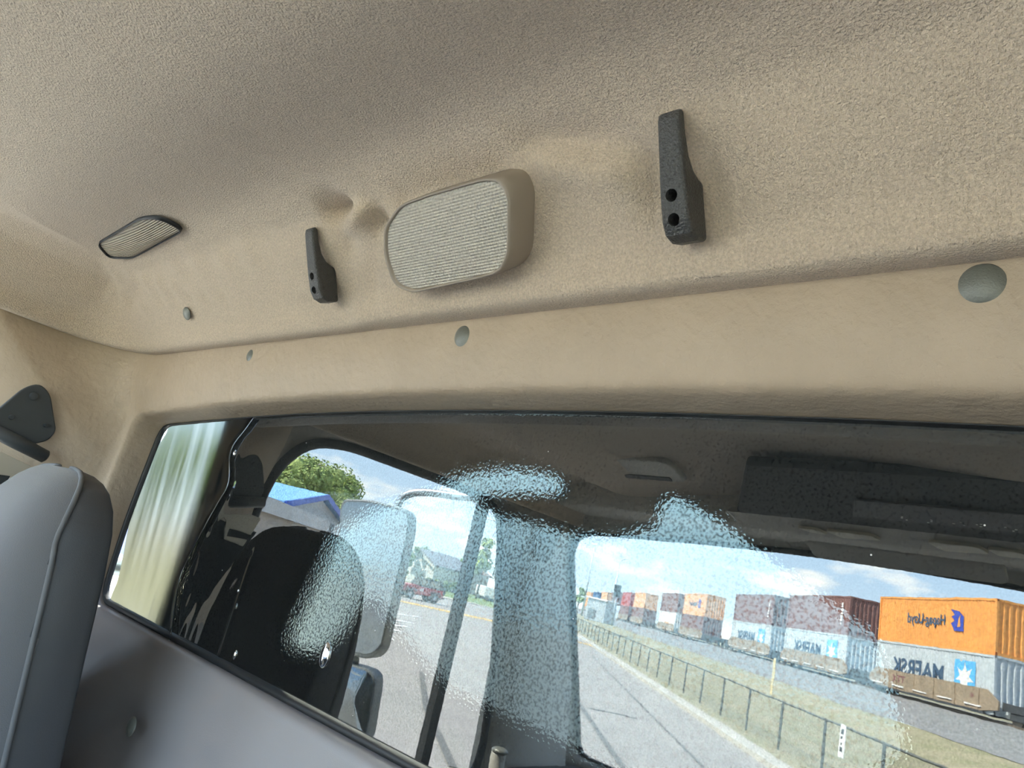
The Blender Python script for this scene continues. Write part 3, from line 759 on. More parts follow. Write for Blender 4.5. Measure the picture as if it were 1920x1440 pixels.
# roof grille near the rear corner
def roof_grille():
    zr = .4665
    pg = [(183, 459), (262, 412), (298, 411), (342, 434), (248, 485), (205, 484)]
    gp = rounded([atz(px, py, zr) for px, py in pg], .022, 5); gp = resample(gp, 100, True)
    c = sum(gp, Vector()) / len(gp)
    root = tag(empty('roof_speaker', c), 'small ribbed beige speaker grille set in the roof near the rear corner', 'speaker')
    M = Matrix.Translation(c) @ Matrix.Rotation(.0, 4, 'Z')
    V = []; Fc = []; R = 12
    for j in range(R + 1):
        s_ = j / R
        for p in gp: V.append(Vector(((p.x - c.x) * s_, (p.y - c.y) * s_, -.010 * (1 - s_ ** 2.2) + .0035)))
    n = len(gp)
    for j in range(R):
        for i in range(n): a = j * n + i; b = j * n + (i + 1) % n; Fc.append((a, b, b + n, a + n))
    o_ = obj('grille', V, Fc, K['grille'], None, True); o_.parent = root
    L = []
    for sc_, dz in [(1.0, .006), (1.005, .002), (1.012, -.0005), (1.03, -.0005), (1.045, .006)]:
        L.append([(p - c) * sc_ + Vector((0, 0, dz)) for p in gp])
    o_ = loft('gap_ring', L, K['gasket'], None, True); o_.parent = root  # black ring paints the shaded gap round the grille
roof_grille()

# trim buttons (dome fasteners)
def button(center, normal, r, label):
    nrm = Vector(normal).normalized(); a = nrm.orthogonal().normalized(); b = nrm.cross(a); R = 10; n = 32; V = []; Fc = []
    pr = [(0, .34), (.25, .33), (.5, .28), (.75, .18), (.92, .07), (1.0, .0), (.985, -.05), (.8, -.10)]
    for q, h in pr:
        for i in range(n): t_ = 2 * math.pi * i / n; V.append((a * math.cos(t_) * q + b * math.sin(t_) * q + nrm * h) * r)
    for j in range(len(pr) - 1):
        for i in range(n): u = j * n + i; w_ = j * n + (i + 1) % n; Fc.append((u, u + n, w_ + n, w_))
    o_ = obj('trim_button', V, Fc, K['button'], None, True); o_.location = center
    return tag(o_, label, 'trim button', 'domed trim buttons on the rear wall')
def panel_at(px, py): # on the beige vinyl face
    n_ = Vector((0, -.98, -.19)).normalized(); return atp(px, py, (0, -.0935, .30), n_)
PN = Vector((0, -.98, -.19))
button(panel_at(1842, 538), PN, .0195, 'largest grey green trim button under the headliner seam, nearest the camera')
button(panel_at(868, 633), PN, .0175, 'grey green trim button under the headliner seam below the dome lamp')
button(panel_at(470, 669), PN, .0155, 'small grey green trim button under the seam nearest the rear corner')
button(slope(350, 588, .006), (0.1, -.82, -.5), .0135, 'small grey green trim button set in the headliner cloth above the seam')
button(aty(246, 1362, -.072), (0, -1, .05), .016, 'dark shaded trim button low on the panel beside the seat')

# ------------------------------------------------------------------ passenger seat
def seat():
    root = tag(empty('passenger_chair', (-1.45, -.45, -1.5)), 'grey fabric truck seat back with charcoal side and stitched piping', 'seat')
    # sections: z, x half width, y front, y back
    xc = -1.452
    S = [(-.95, .245, -.40, -.15), (-.70, .245, -.39, -.165), (-.50, .243, -.382, -.178), (-.40, .242, -.380, -.188), (-.29, .241, -.380, -.203), (-.20, .237, -.376, -.214), (-.12, .229, -.367, -.222), (-.06, .215, -.352, -.228),
         (-.025, .196, -.337, -.233), (0.0, .169, -.321, -.239), (.014, .140, -.309, -.245), (.023, .104, -.298, -.252), (.027, .06, -.288, -.259), (.028, .005, -.276, -.27)]
    def section(z, hw, yf, yb, n=72):
        out = []
        for i in range(n):
            t_ = 2 * math.pi * i / n; cx, sy = math.cos(t_), math.sin(t_)
            ex, ey, ym = (.36, .36, yb - .02) if sy > 0 else (.62, .9, yb - .02)
            x_ = hw * math.copysign(abs(cx) ** ex, cx); y_ = (yb - ym if sy > 0 else ym - yf) * math.copysign(abs(sy) ** ey, sy)
            out.append(Vector((xc + x_, ym + y_, z)))
        return out
    # interpolate sections smoothly
    sec = []
    for i in range(len(S) - 1):
        for k in range(4):
            t_ = k / 4; sec.append(tuple(a + (b - a) * t_ for a, b in zip(S[i], S[i + 1])))
    sec.append(S[-1])
    L = [section(*s) for s in sec]; n = len(L[0])
    V = [v for l in L for v in l]; side, front = [], []
    thr = lambda s: min(.082, .62 * (s[3] - s[2]))
    for j in range(len(L) - 1):
        for i in range(n):
            a = j * n + i; b = j * n + (i + 1) % n; q = (a, b, b + n, a + n)
            cy = sum(V[k].y for k in q) / 4; s = sec[j]
            (front if cy < s[3] - thr(s) else side).append(q)
    under_(obj('side_and_back_cover', V, side, K['seatside'], None, True), root)
    under_(obj('front_cushion', V, front, K['seatfront'], None, True), root)
    def seam_x(s):
        ym = s[3] - .02; dep = ym - s[2]; k = min(max(thr(s) - .02, 0) / max(dep, .001), 1) ** (1 / .9)
        return s[1] * math.sqrt(max(0, 1 - k * k)) ** .62
    for sx in (-1, 1):
        pts = [Vector((xc + sx * (seam_x(s) + .001), s[3] - thr(s), s[0] + .001)) for s in sec if s[1] > .03]
        under_(tube('piping', pts, .0042, K['piping'], None, 8), root)
    under_(box('seat_cushion', (xc - .25, -.85, -1.1), (xc + .25, -.24, -.92), K['seatfront'], bev=.05, seg=4), root)
    under_(box('pedestal', (xc - .18, -.9, -1.5), (xc + .18, -.45, -1.1), K['darktrim'], bev=.02), root)
seat()

# ------------------------------------------------------------------ seat belt anchor on the side wall
def belt():
    X0 = -1.838
    root = tag(empty('seat_belt_anchor', atx(55, 800, X0)), 'charcoal seat belt anchor with bolted plate and pale slotted buckle tongue', 'seat belt')
    def P(px, py, dx=0.): return atx(px, py, X0 + dx)
    plate = rounded([P(-12, 772), P(42, 727), P(72, 718), P(92, 738), P(103, 808), P(88, 826), P(40, 838), P(-20, 800)], [.01, .02, .02, .02, .01, .01, .01, .01], 4)
    under_(prism('mounting_plate', plate, (.012, 0, 0), K['beltblack'], bev=.003), root)
    for (px, py, r) in ((64, 743, .0095), (86, 797, .005), (22, 782, .006)):
        bm = bmesh.new(); bmesh.ops.create_cone(bm, cap_ends=True, segments=20, radius1=r, radius2=r * .75, depth=.008, matrix=Matrix.Translation(P(px, py, .016)) @ Matrix.Rotation(math.pi / 2, 4, 'Y'))
        bmesh.ops.bevel(bm, geom=bm.edges[:], offset=.001, segments=2, affect='EDGES')
        under_(fromBM('bolt', bm, K['beltblack'], None, False), root)
    a, b = P(-25, 800, .022), P(88, 858, .022)
    under_(tube('roller', [a, a.lerp(b, .02), a.lerp(b, .5), a.lerp(b, .97), b], [.006, .0145, .0155, .0145, .009], K['beltblack'], None, 18), root)
    tg = rounded([P(-40, 838, .03), P(-8, 842, .03), P(30, 862, .03), P(58, 878, .03), P(40, 888, .03), P(18, 915, .03), P(-45, 920, .03)], .004, 3)
    # tongue with a slot: four bars round the opening
    tongue = under_(prism('tongue', rounded([P(-40, 838, .03), P(-6, 843, .03), P(62, 876, .03), P(42, 884, .03), P(36, 895, .03), P(-45, 884, .03)], .003, 3), (.003, 0, 0), K['metaltan'], bev=.0008), root)
    under_(prism('tongue_bar', rounded([P(22, 888, .03), P(38, 894, .03), P(17, 918, .03), P(6, 914, .03)], .003, 3), (.003, 0, 0), K['metaltan'], bev=.0008), root)
    under_(prism('tongue_bar', rounded([P(-45, 897, .03), P(10, 910, .03), P(16, 918, .03), P(-45, 916, .03)], .003, 3), (.003, 0, 0), K['metaltan'], bev=.0008), root)
    w1, w2 = P(-45, 880, .027), P(30, 915, .027)
    web = [P(-60, 870, .024), P(50, 885, .024), P(38, 1200, .010), P(-72, 1200, .010)]
    under_(prism('webbing', web, (.0018, 0, 0), K['webbing']), root)
belt()

# ------------------------------------------------------------------ front of the cab as mirrored in the rear window
oc_ = tag(empty('overhead_console', (-.35, -1.5, .40)), 'black overhead console with cream lamp lenses above the windshield', 'console')
def wedge(name, pts_yz, x0, x1, mk, parent, bev=.012):
    o_ = prism(name, [Vector((x0, y, z)) for y, z in pts_yz], (x1 - x0, 0, 0), K[mk], None, bev=bev); return under_(o_, parent)
pk_ = wedge('pocket', [(-1.04, .47), (-1.03, .442), (-1.46, .398), (-1.58, .398), (-1.62, .50)], -.98, .34, 'blackface', oc_)
for v in pk_.data.vertices:
    if v.co.x < -.6: v.co.x += .20 * sstep(-1.50, -1.05, v.co.y)
wedge('lower_band', [(-1.465, .398), (-1.60, .374), (-1.70, .374), (-1.68, .42), (-1.50, .42)], -1.02, .34, 'greytrim', oc_, .01)
for (px0, px1, py0, py1) in ((1497, 1547, 993, 1004), (1552, 1648, 999, 1016), (1742, 1850, 1026, 1048), (1852, 1930, 1038, 1056)):
    y0 = 1.53
    q = [flip(aty(px, py, y0)) for px, py in ((px0, py0), (px1 - 12, py0 + (px1 - px0) * .10), (px1 + 6, py1 + 5), (px0 + 22, py1 - 1))]
    cc = sum(q, Vector()) / 4
    # sit on the band's sloping underside
    q = [Vector((v.x, -1.53 - (v.z - cc.z) * -2.2, .3845 + (v.z - cc.z) * .4)) for v in q]
    under_(prism('lens', rounded(q, .012, 3), (0, .004, -.010), K['cream'], bev=.002), oc_)
# embossed plate with worn marks on the console face
pn = Vector((0, -.2, 0)); 
fz = lambda y: .442 + (y + 1.03) * (.442 - .398) / (-1.03 + 1.46)
pl_ = [Vector((-.56, -1.22, fz(-1.22) - .002)), Vector((.10, -1.22, fz(-1.22) - .002)), Vector((.10, -1.36, fz(-1.36) - .002)), Vector((-.60, -1.36, fz(-1.36) - .002))]
plate = under_(prism('plate', pl_, (0, .001, -.006), mat('dull dark plate', (.022, .022, .022), .6), bev=.002), oc_)
for i in range(9):
    x_ = -.46 + i * .055
    for k in range(3):
        yy = -1.315 - .012 * k + random.uniform(-.006, .006); dx = random.uniform(-.014, .014)
        c_ = Vector((x_ + dx, yy, fz(yy) - .009))
        under_(box('worn_mark', c_ - Vector((.0022, .002, .001)), c_ + Vector((.0022, .002, .001)), K['white']), oc_)
def visor(x0, x1, label):
    e_ = tag(empty('sun_visor', ((x0 + x1) / 2, -1.7, .40)), label, 'sun visor', 'sun visors above the windshield')
    q = rounded([Vector((x0, -1.72, .392)), Vector((x1, -1.72, .392)), Vector((x1, -1.83, .352)), Vector((x0, -1.83, .352))], .035, 5)
    under_(prism('pad', q, (0, -.006, -.016), K['greytrim'], bev=.006), e_)
    under_(tube('hinge_rod', [Vector((x0 + .04, -1.715, .386)), Vector((x1 + .05, -1.715, .386))], .006, K['darktrim']), e_)
visor(-.85, -.30, 'grey sun visor folded up in front of the passenger, below the overhead console')
visor(-.12, .33, 'grey sun visor folded up in front of the driver')
rb = tag(empty('roof_duct', (-1.25, -1.3, .47)), 'low dark roof duct with rounded corners beside the overhead console', 'roof duct')
q = rounded([Vector((-1.42, -1.13, .482)), Vector((-1.06, -1.13, .482)), Vector((-1.10, -1.36, .474)), Vector((-1.42, -1.36, .474))], .05, 5)
under_(prism('cover', q, (0, 0, -.020), K['greytrim'], bev=.009, seg=3), rb)
under_(prism('slot', rounded([Vector((-1.38, -1.30, .457)), Vector((-1.14, -1.30, .457)), Vector((-1.15, -1.34, .455)), Vector((-1.38, -1.34, .455))], .01, 3), (0, 0, -.004), K['hole']), rb)  # solid black strip painted as the slot's dark opening
# grab handle low on the windshield pillar
gh = tag(empty('grab_handle', (-1.88, -1.9, -.5)), 'grey grab handle low on the passenger windshield pillar', 'handle')
gp_ = [flip(aty(px, py, 1.55)) for px, py in ((950, 1500), (938, 1420), (944, 1408), (960, 1405))]
under_(tube('bar', smoothpath([flip(aty(px, py, 1.55)) for px, py in ((925, 1540), (933, 1440), (938, 1412))]), .028, K['greytrim'], None, 14), gh)
bm = bmesh.new(); bmesh.ops.create_uvsphere(bm, u_segments=18, v_segments=10, radius=1)
cpt = flip(aty(940, 1408, 1.55))
for v in bm.verts: v.co = cpt + Vector((v.co.x * .032, v.co.y * .032, v.co.z * .014))
under_(fromBM('end_cap', bm, K['button'], None, True), gh)

# ------------------------------------------------------------------ door mirrors outside the passenger window
def mirrors():
    root = tag(empty('door_mirror', (-2.2, -1.2, -.5)), 'tall grey truck door mirror with a smaller convex mirror below it', 'mirror')
    nv = Vector((.45, -.89, 0)).normalized()
    p0 = Vector((-2.36, 1.20, -.1))
    U = lambda px, py, o=0.: flip(atp(px, py, p0 + nv * o, nv))
    nR = flip(nv); backv = -nR * .09
    o1 = rounded([U(640, 950), U(648, 936), U(700, 938), U(764, 955), U(771, 968), U(768, 1000), U(718, 1215), U(706, 1231), U(690, 1236), U(628, 1222)], [.02, .03, .04, .03, .02, .05, .05, .03, .03, .03], 4)
    under_(prism('upper_housing', o1, backv, K['mirrorgrey'], bev=.006), root)
    c = sum(o1, Vector()) / len(o1)
    under_(prism('upper_mirror_glass', [c + (p - c) * .95 + nR * .002 for p in o1], -nR * .006, K['mirrorface']), root)
    o2 = rounded([U(622, 1246), U(655, 1244), U(695, 1256), U(706, 1270), U(705, 1290), U(690, 1380), U(682, 1392), U(606, 1372)], [.03, .03, .04, .03, .05, .04, .02, .03], 4)
    under_(prism('lower_housing', o2, backv, K['mirrorgrey'], bev=.006), root)
    c2 = sum(o2, Vector()) / len(o2); o2r = resample(o2, 80, True); V = []; Fc = []
    for j in range(9):
        s_ = .94 * j / 8
        for p in o2r: V.append(c2 + (p - c2) * s_ + nR * (.004 + .022 * (1 - s_ * s_)))
    for j in range(8):
        for i in range(80): a = j * 80 + i; b = j * 80 + (i + 1) % 80; Fc.append((a, b, b + 80, a + 80))
    under_(obj('lower_convex_glass', V, Fc, K['mirrorface'], None, True), root)
    arm = smoothpath([U(744, 990, -.05), U(750, 945, -.05), U(768, 928, -.05), U(800, 924, -.05), U(850, 930, -.05), U(900, 938, -.05), Vector((XL - .03, -1.62, .30))], 6)
    under_(tube('upper_arm', arm, .017, K['steel'], None, 12), root)
    under_(tube('link_bar', [U(672, 1215, -.05), U(668, 1260, -.05)], .014, K['mirrorgrey'], None, 10), root)
    under_(tube('lower_arm', smoothpath([U(660, 1330, -.06), U(700, 1420, -.06), Vector((XL - .05, -1.62, -.80))], 6), .017, K['steel'], None, 12), root)
mirrors()

# ------------------------------------------------------------------ outside: ground
TD = Vector((-.648, -.762, 0)); TD.normalize()          # along the train, away from the truck
TN = Vector((.762, -.648, 0)); TN.normalize()           # across, from the truck towards the train
def sq(s, q, z): return TD * s + TN * q + Vector((0, 0, z))
def prof_z(q):
    pts = [(-400, GZ), (6.9, GZ), (9, GZ + .02), (14, GZ + .25), (17.2, GZ + .75), (20.5, -1.05), (22.6, -.78), (60, -.78), (400, -.78)]
    for (a, za), (b, zb_) in zip(pts, pts[1:]):
        if q <= b: return za + (zb_ - za) * (q - a) / (b - a)
    return -.78
def band(name, q0, q1, mk, label, cat, dz=0., s0=-160, s1=420, nq=6, wob=0., kind='structure'):
    ns = 120; V = []; Fc = []
    for i in range(ns + 1):
        s = s0 + (s1 - s0) * i / ns
        for j in range(nq + 1):
            q = q0 + (q1 - q0) * j / nq
            if wob and j in (0, nq): q += wob * noise.noise(Vector((s * .35, j, 1)))
            V.append(sq(s, q, prof_z(q) + dz))
    for i in range(ns):
        for j in range(nq): a = i * (nq + 1) + j; Fc.append((a, a + 1, a + nq + 2, a + nq + 1))
    return tag(obj(name, V, Fc, K[mk]), label, cat, kind=kind)
band('road', -420, 6.02, 'asphalt', 'pale worn asphalt lot and road around the truck', 'road', nq=2)
tag(prism('kerb', [sq(-160, 6.0, GZ - .05), sq(-160, 6.0, GZ + .12), sq(-160, 6.55, GZ + .12), sq(-160, 6.55, GZ - .05)], TD * 580, K['concrete']), 'pale concrete kerb along the road edge', 'kerb', kind='structure')
band('grass_verge', 6.5, 17.6, 'drygrass', 'dry tan grass verge between kerb and railway', 'grass', nq=12)
band('railway_ballast', 17.4, 34, 'ballast', 'grey stone ballast bed under the train', 'ballast', dz=.02, nq=16, wob=.5)
band('far_field', 33.5, 420, 'drygrass', 'dry field beyond the railway', 'field', nq=4)
def gpoly(name, px, mk, label, cat, dz=.012, parent=None):
    V = [flip(atz(a, b, GZ)) + Vector((0, 0, dz)) for a, b in px]
    o_ = obj(name, V, [tuple(range(len(V)))], K[mk], parent)
    return tag(o_, label, cat, kind='structure') if label else o_
def gstrip(name, px, wdt, mk, label, cat, dz=.02, group=None):
    c = [flip(atz(a, b, GZ)) + Vector((0, 0, dz)) for a, b in px]; V = []; Fc = []
    for i, p in enumerate(c):
        d = (c[min(i + 1, len(c) - 1)] - c[max(i - 1, 0)]).normalized(); n_ = Vector((-d.y, d.x, 0)) * wdt / 2
        V += [p + n_, p - n_]
    for i in range(len(c) - 1): Fc.append((2 * i, 2 * i + 1, 2 * i + 3, 2 * i + 2))
    return tag(obj(name, V, Fc, K[mk]), label, cat, group, 'structure')
gpoly('lawn', [(700, 1092), (816, 1114), (940, 1144), (1000, 1158), (1000, 1121), (945, 1107), (800, 1073), (700, 1050)], 'lawn', 'green lawn across the street beside the small red car', 'lawn')
gstrip('street_kerb', [(700, 1097), (760, 1105), (816, 1117), (880, 1130), (945, 1146)], 3.2, 'concrete', 'pale kerb in front of the green lawn', 'kerb', .06)
gstrip('sidewalk', [(800, 1088), (850, 1103), (905, 1118), (960, 1128)], 6.0, 'concrete', 'pale sidewalk crossing the green lawn', 'path', .03)
gstrip('yellow_line', [(690, 1111), (745, 1126), (800, 1138), (860, 1151), (935, 1167), (980, 1177)], 2.0, 'yellow', 'yellow road line in front of the small red car', 'road line')
gstrip('yellow_line', [(1062, 1199), (1085, 1204), (1118, 1214)], .9, 'yellow', 'yellow road line short of the kerb beside the fence', 'road line')
for i, (a, b) in enumerate((((735, 1150), (790, 1158)), ((730, 1162), (775, 1169)), ((735, 1172), (765, 1176)), ((725, 1180), (752, 1184)), ((720, 1196), (738, 1200)))):
    gstrip('parking_line', [a, b], .45, 'white', ['faint white parking line closest to the yellow road line', 'second faint white parking line from the yellow road line', 'third faint white parking line from the yellow road line', 'fourth faint white parking line from the yellow road line', 'shortest white parking line beside the mirror foot'][i], 'road line', .02, 'white parking lines')
for i, (pts_, lb) in enumerate((([(1080, 1310), (1120, 1370), (1175, 1450)], 'long dark crack running towards the windshield base'), ([(1105, 1328), (1150, 1337), (1195, 1348)], 'short dark crack branching across the asphalt'), ([(1110, 1230), (1200, 1320), (1300, 1420), (1330, 1450)], 'faint seam running along the road beside the kerb'), ([(850, 1440), (800, 1330), (790, 1260)], 'dark stain line on asphalt beside the window bar'))):
    gstrip('asphalt_crack', pts_, .13 if i != 2 else .08, 'crack', lb, 'crack', .012, 'cracks in the asphalt')

# ------------------------------------------------------------------ train
QT = 24.78; S0T = Vector((-6, -45.3, 0)).dot(TD)
ANG = math.atan2(TD.y, TD.x)
def trainM(s, z): 
    M = Matrix.Rotation(ANG, 4, 'Z'); M.translation = sq(S0T + s, QT, z); return M
CL, CW, CH = 12.2, 2.44, 2.9
def corr(bm, x0, x1, y, z0, z1, pitch, depth, axis):
    n = max(2, round((x1 - x0) / pitch)); pts = []
    for i in range(n):
        a = x0 + (x1 - x0) * i / n; w_ = (x1 - x0) / n
        pts += [(a, 0), (a + w_ * .30, 0), (a + w_ * .45, depth), (a + w_ * .85, depth)]
    pts.append((x1, 0)); prev = None
    for a, d in pts:
        co = [(a, y + d, z) if axis == 'x' else (y + d, a, z) for z in (z0, z1)]
        cur = [bm.verts.new(c) for c in co]
        if prev: bm.faces.new((prev[0], cur[0], cur[1], prev[1]))
        prev = cur
def container_meshes():
    out = {}
    for nm, args in (('side_panel', (.12, CL - .12, .02, .15, CH - .1, .285, .045, 'x')), ('back_panel', (.12, CL - .12, CW - .02, .15, CH - .1, .285, -.045, 'x')), ('end_panel', (.10, CW - .10, .03, .15, CH - .1, .30, .06, 'y')), ('rear_panel', (.10, CW - .10, CL - .03, .15, CH - .1, .30, -.06, 'y'))):
        bm = bmesh.new(); corr(bm, *args); me = bpy.data.meshes.new(nm); bm.to_mesh(me); bm.free(); out[nm] = me
    bm = bmesh.new(); bx(bm, (0, 0, CH - .12), (CL, .08, CH)); bx(bm, (0, 0, 0), (CL, .08, .16)); bx(bm, (0, CW - .08, CH - .12), (CL, CW, CH)); bx(bm, (0, CW - .08, 0), (CL, CW, .16)); bx(bm, (0, 0, CH - .12), (.1, CW, CH)); bx(bm, (0, 0, 0), (.1, CW, .16)); bx(bm, (CL - .1, 0, CH - .12), (CL, CW, CH)); bx(bm, (.05, .05, CH - .06), (CL - .05, CW - .05, CH - .02)); bx(bm, (.05, .05, .02), (CL - .05, CW - .05, .10))
    me = bpy.data.meshes.new('rails'); bm.to_mesh(me); bm.free(); out['rail_frame'] = me
    bm = bmesh.new(); bx(bm, (0, 0, 0), (.16, .12, CH)); me = bpy.data.meshes.new('post'); bm.to_mesh(me); bm.free(); out['corner_post'] = me
    return out
CM = container_meshes(); CMC = {}
def cmesh(part, mk):
    if (part, mk) not in CMC:
        me = CM[part].copy(); me.materials.append(K[mk]); CMC[(part, mk)] = me
    return CMC[(part, mk)]
def container(s, z, mk, label, text=None, group='stacked freight containers on the train'):
    root = tag(empty('freight_container'), label, 'container', group); root.matrix_world = trainM(s, z)
    for part in ('side_panel', 'back_panel', 'end_panel', 'rear_panel', 'rail_frame'):
        o_ = bpy.data.objects.new(part, cmesh(part, mk)); C.objects.link(o_); o_.parent = root
    for x_, y_ in ((0, 0), (CL - .16, 0), (0, CW - .12), (CL - .16, CW - .12)):
        o_ = bpy.data.objects.new('corner_post', cmesh('corner_post', mk)); C.objects.link(o_); o_.parent = root; o_.location = (x_, y_, 0)
    T = lambda x_, z_: Matrix.Translation((x_, -.005, z_)) @ RX90
    if text == 'hapag':
        textobj('lettering', 'Hapag-Lloyd', .82, K['navytext'], root, T(4.45, 1.32), sx=1.0, bold=.012)
        em = [(2.75, 1.05), (3.55, 1.05), (3.95, 1.45), (3.62, 1.60), (3.95, 1.82), (3.60, 1.95), (3.95, 2.25), (3.2, 2.15), (2.75, 1.85)]
        e1 = prism('emblem', [Vector((a, -.004, b)) for a, b in em], (0, -.012, 0), K['hapagblue'], root)
        prism('emblem_notch', [Vector((a, -.018, b)) for a, b in ((3.05, 1.25), (3.30, 1.25), (3.22, 1.75), (3.05, 1.95))], (0, -.006, 0), K[mk], e1)
    if text == 'maersk':
        textobj('lettering', 'MAERSK', 1.38, K['navytext'], root, T(4.35, 1.02), sx=1.12, bold=.022)
        lp = prism('logo_panel', [Vector((a, -.004, b)) for a, b in ((1.55, .62), (3.35, .62), (3.35, 2.42), (1.55, 2.42))], (0, -.012, 0), K['maerskblue'], root)
        st = []
        for i in range(14):
            r_ = .82 if i % 2 == 0 else .34; t_ = math.pi / 2 + 2 * math.pi * i / 14
            st.append(Vector((2.45 + r_ * math.cos(t_), -.018, 1.52 + r_ * math.sin(t_))))
        prism('star', st, (0, -.006, 0), K['white'], lp)
    if text == 'stripe':
        for k in range(7): box('white_mark', (1.10, -.016, .75 + k * .25), (1.42, -.004, .75 + k * .25 + (.20 if k % 3 else .14)), K['white'], root)
    if text == 'reefer':
        prism('logo', [Vector((a, -.012, b)) for a, b in ((4, .7), (7.5, .7), (7.5, 1.4), (4, 1.3))], (0, -.01, 0), K['tanorange'], root)
        for o_ in list(root.children):
            pass
    return root
ZU, ZLW = 2.5, -.40
ups = [(0, 'orange', 'bright orange container with blue emblem, top of the nearest stack', 'hapag'), (16.6, 'maroon', 'maroon brown container beside the bright orange one, white marks at its end', 'stripe'),
       (32.5, 'maroon', 'maroon brown container, third top stack from the orange one', 'stripe'), (57, 'tanorange', 'orange container with blue emblem far along the train', 'hapag'),
       (73, 'maroon', 'maroon brown container behind the farther orange emblem container', None), (100, 'tanorange', 'faded orange container standing between maroon and red ones', None),
       (117, 'red', 'red container on top of the far stack', None), (135, 'maroon', 'dark brown container beyond the red one', None), (155, 'tanorange', 'tan container far down the train', None),
       (176, 'bluec', 'blue container near the far end of the train', None), (195, 'orange', 'orange container at the far end of the train', None)]
for s, mk, lb, tx in ups: container(s, ZU, mk, lb, tx)
los = [(0, 'palegrey', 'pale grey container with star logo under the bright orange one', 'maersk'), (16.6, 'palegrey', 'pale grey container with star logo under the first maroon one', 'maersk'),
       (32.5, 'palegrey', 'pale grey container with star logo, third lower one from the orange stack', 'maersk'), (57, 'maroon', 'maroon container under the farther orange emblem container', None),
       (73, 'whitec', 'white container with orange logo low on the train', 'reefer'), (100, 'maroon', 'maroon container under the faded orange one', None), (117, 'maroon', 'brown red container under the red one', None),
       (155, 'orange', 'orange container under the far tan one', None), (195, 'orange', 'lower orange container at the far end of the train', None)]
for s, mk, lb, tx in los: container(s, ZLW, mk, lb, tx)
def wheelset(parent, x_, mk='undercar'):
    for y_ in (.55, 2.0):
        bm = bmesh.new(); bmesh.ops.create_cone(bm, cap_ends=True, segments=18, radius1=.42, radius2=.42, depth=.12, matrix=Matrix.Translation((x_, y_, .0)) @ RX90); fromBM('wheel', bm, K['rail'], parent)
proto = None
def well_car(s, label, text=False):
    global proto
    if proto is None:
        root = empty('well_car')
        for y_ in (-.10, CW + .02):
            prism('side_sill', [Vector((a, y_, b)) for a, b in ((-.5, .62), (-.5, .22), (1.2, -.05), (CL - 1.2, -.05), (CL + .5, .22), (CL + .5, .62), (CL - .4, 1.12), (.4, 1.12))], (0, .08, 0), K['carbrown'], root)
        box('floor_pan', (.2, .0, -.12), (CL - .2, CW, -.04), K['undercar'], root)
        for k in range(5): box('side_step', (.8 + k * 2.5, -.16, .16), (2.2 + k * 2.5, -.09, .24), K['white'], root)
        box('bottom_rail', (.6, -.14, -.12), (CL - .6, -.02, .0), K['undercar'], root)
        for k in range(6): box('side_rib', (1.0 + k * 2.05, -.14, .0), (1.12 + k * 2.05, -.09, 1.1), K['carbrown'], root)
        for xx in (-1.9, CL + 1.9):
            box('end_platform', (xx - 1.6, .25, .25), (xx + 1.6, CW - .25, .65), K['undercar'], root)
            box('truck_frame', (xx - 1.15, .30, -.12), (xx + 1.15, .42, .26), K['undercar'], root, bev=.05)
            wheelset(root, xx - .85); wheelset(root, xx + .85)
        proto = root; r = root
    else:
        r = copy_tree(proto)
    r.matrix_world = trainM(s, -.36); tag(r, label, 'railcar', 'tan well cars of the freight train')
    return r
names = ['nearest', 'second', 'third', 'fourth', 'fifth', 'sixth', 'seventh', 'eighth', 'ninth']
r0 = None
for i, s in enumerate((0, 16.6, 32.5, 57, 73, 100, 117, 155, 195)):
    r = well_car(s, names[i] + (' tan well car of the freight train, under the bright orange stack' if i == 0 else ' tan well car of the freight train counted from the bright orange stack'))
    if i == 0: r0 = r
textobj('lettering', 'TTX', .62, K['maroontext'], r0, Matrix.Translation((8.2, -.105, .42)) @ RX90, sx=1.3, bold=.01)
textobj('car_number', '40', .34, K['maroontext'], r0, Matrix.Translation((1.4, -.105, .55)) @ RX90)
for q_, lb in ((25.3, 'rusty rail of the track nearest the ballast edge'), (26.75, 'rusty rail on the far side of the train')):
    tag(prism('railway_rail', [sq(-120, q_ - .04, -.80), sq(-120, q_ + .04, -.80), sq(-120, q_ + .04, -.64), sq(-120, q_ - .04, -.64)], TD * 480, K['rail']), lb, 'rail', 'rails under the train')

# ------------------------------------------------------------------ fence
fence = tag(empty('chain_link_fence', sq(0, 7.5, GZ)), 'dark chain link fence with evenly spaced posts along the railway', 'fence')
FS0 = Vector((-7.49, -20.43, 0)).dot(TD)
fp = bmesh.new(); tubebm(fp, [(0, 0, -.05), (0, 0, 1.22)], .035, 8); bmesh.ops.recalc_face_normals(fp, faces=fp.faces); fpm = bpy.data.meshes.new('post'); fp.to_mesh(fpm); fp.free(); fpm.materials.append(K['fencegrey'])
for k in range(-8, 44):
    o_ = bpy.data.objects.new('post', fpm); C.objects.link(o_); o_.location = sq(FS0 + k * 2.72, 7.5, GZ + .02); under_(o_, fence)
under_(tube('top_rail', [sq(FS0 - 8 * 2.72, 7.5, GZ + 1.22), sq(FS0 + 43 * 2.72, 7.5, GZ + 1.22)], .026, K['fencegrey'], None, 8), fence)
V, Fc = [], []
s_ = FS0 - 8 * 2.72; pitch = .17
while s_ < FS0 + 26 * 2.72:
    for dr in (1, -1):
        a = sq(s_, 7.52, GZ + .05); b = sq(s_ + dr * 1.1, 7.52, GZ + 1.2); wv_ = TD * .0045
        i = len(V); V += [a - wv_, a + wv_, b + wv_, b - wv_]; Fc.append((i, i + 1, i + 2, i + 3))
    s_ += pitch
cm = under_(obj('wire_mesh', V, Fc, K['fencegrey']), fence); cm['kind'] = 'stuff'
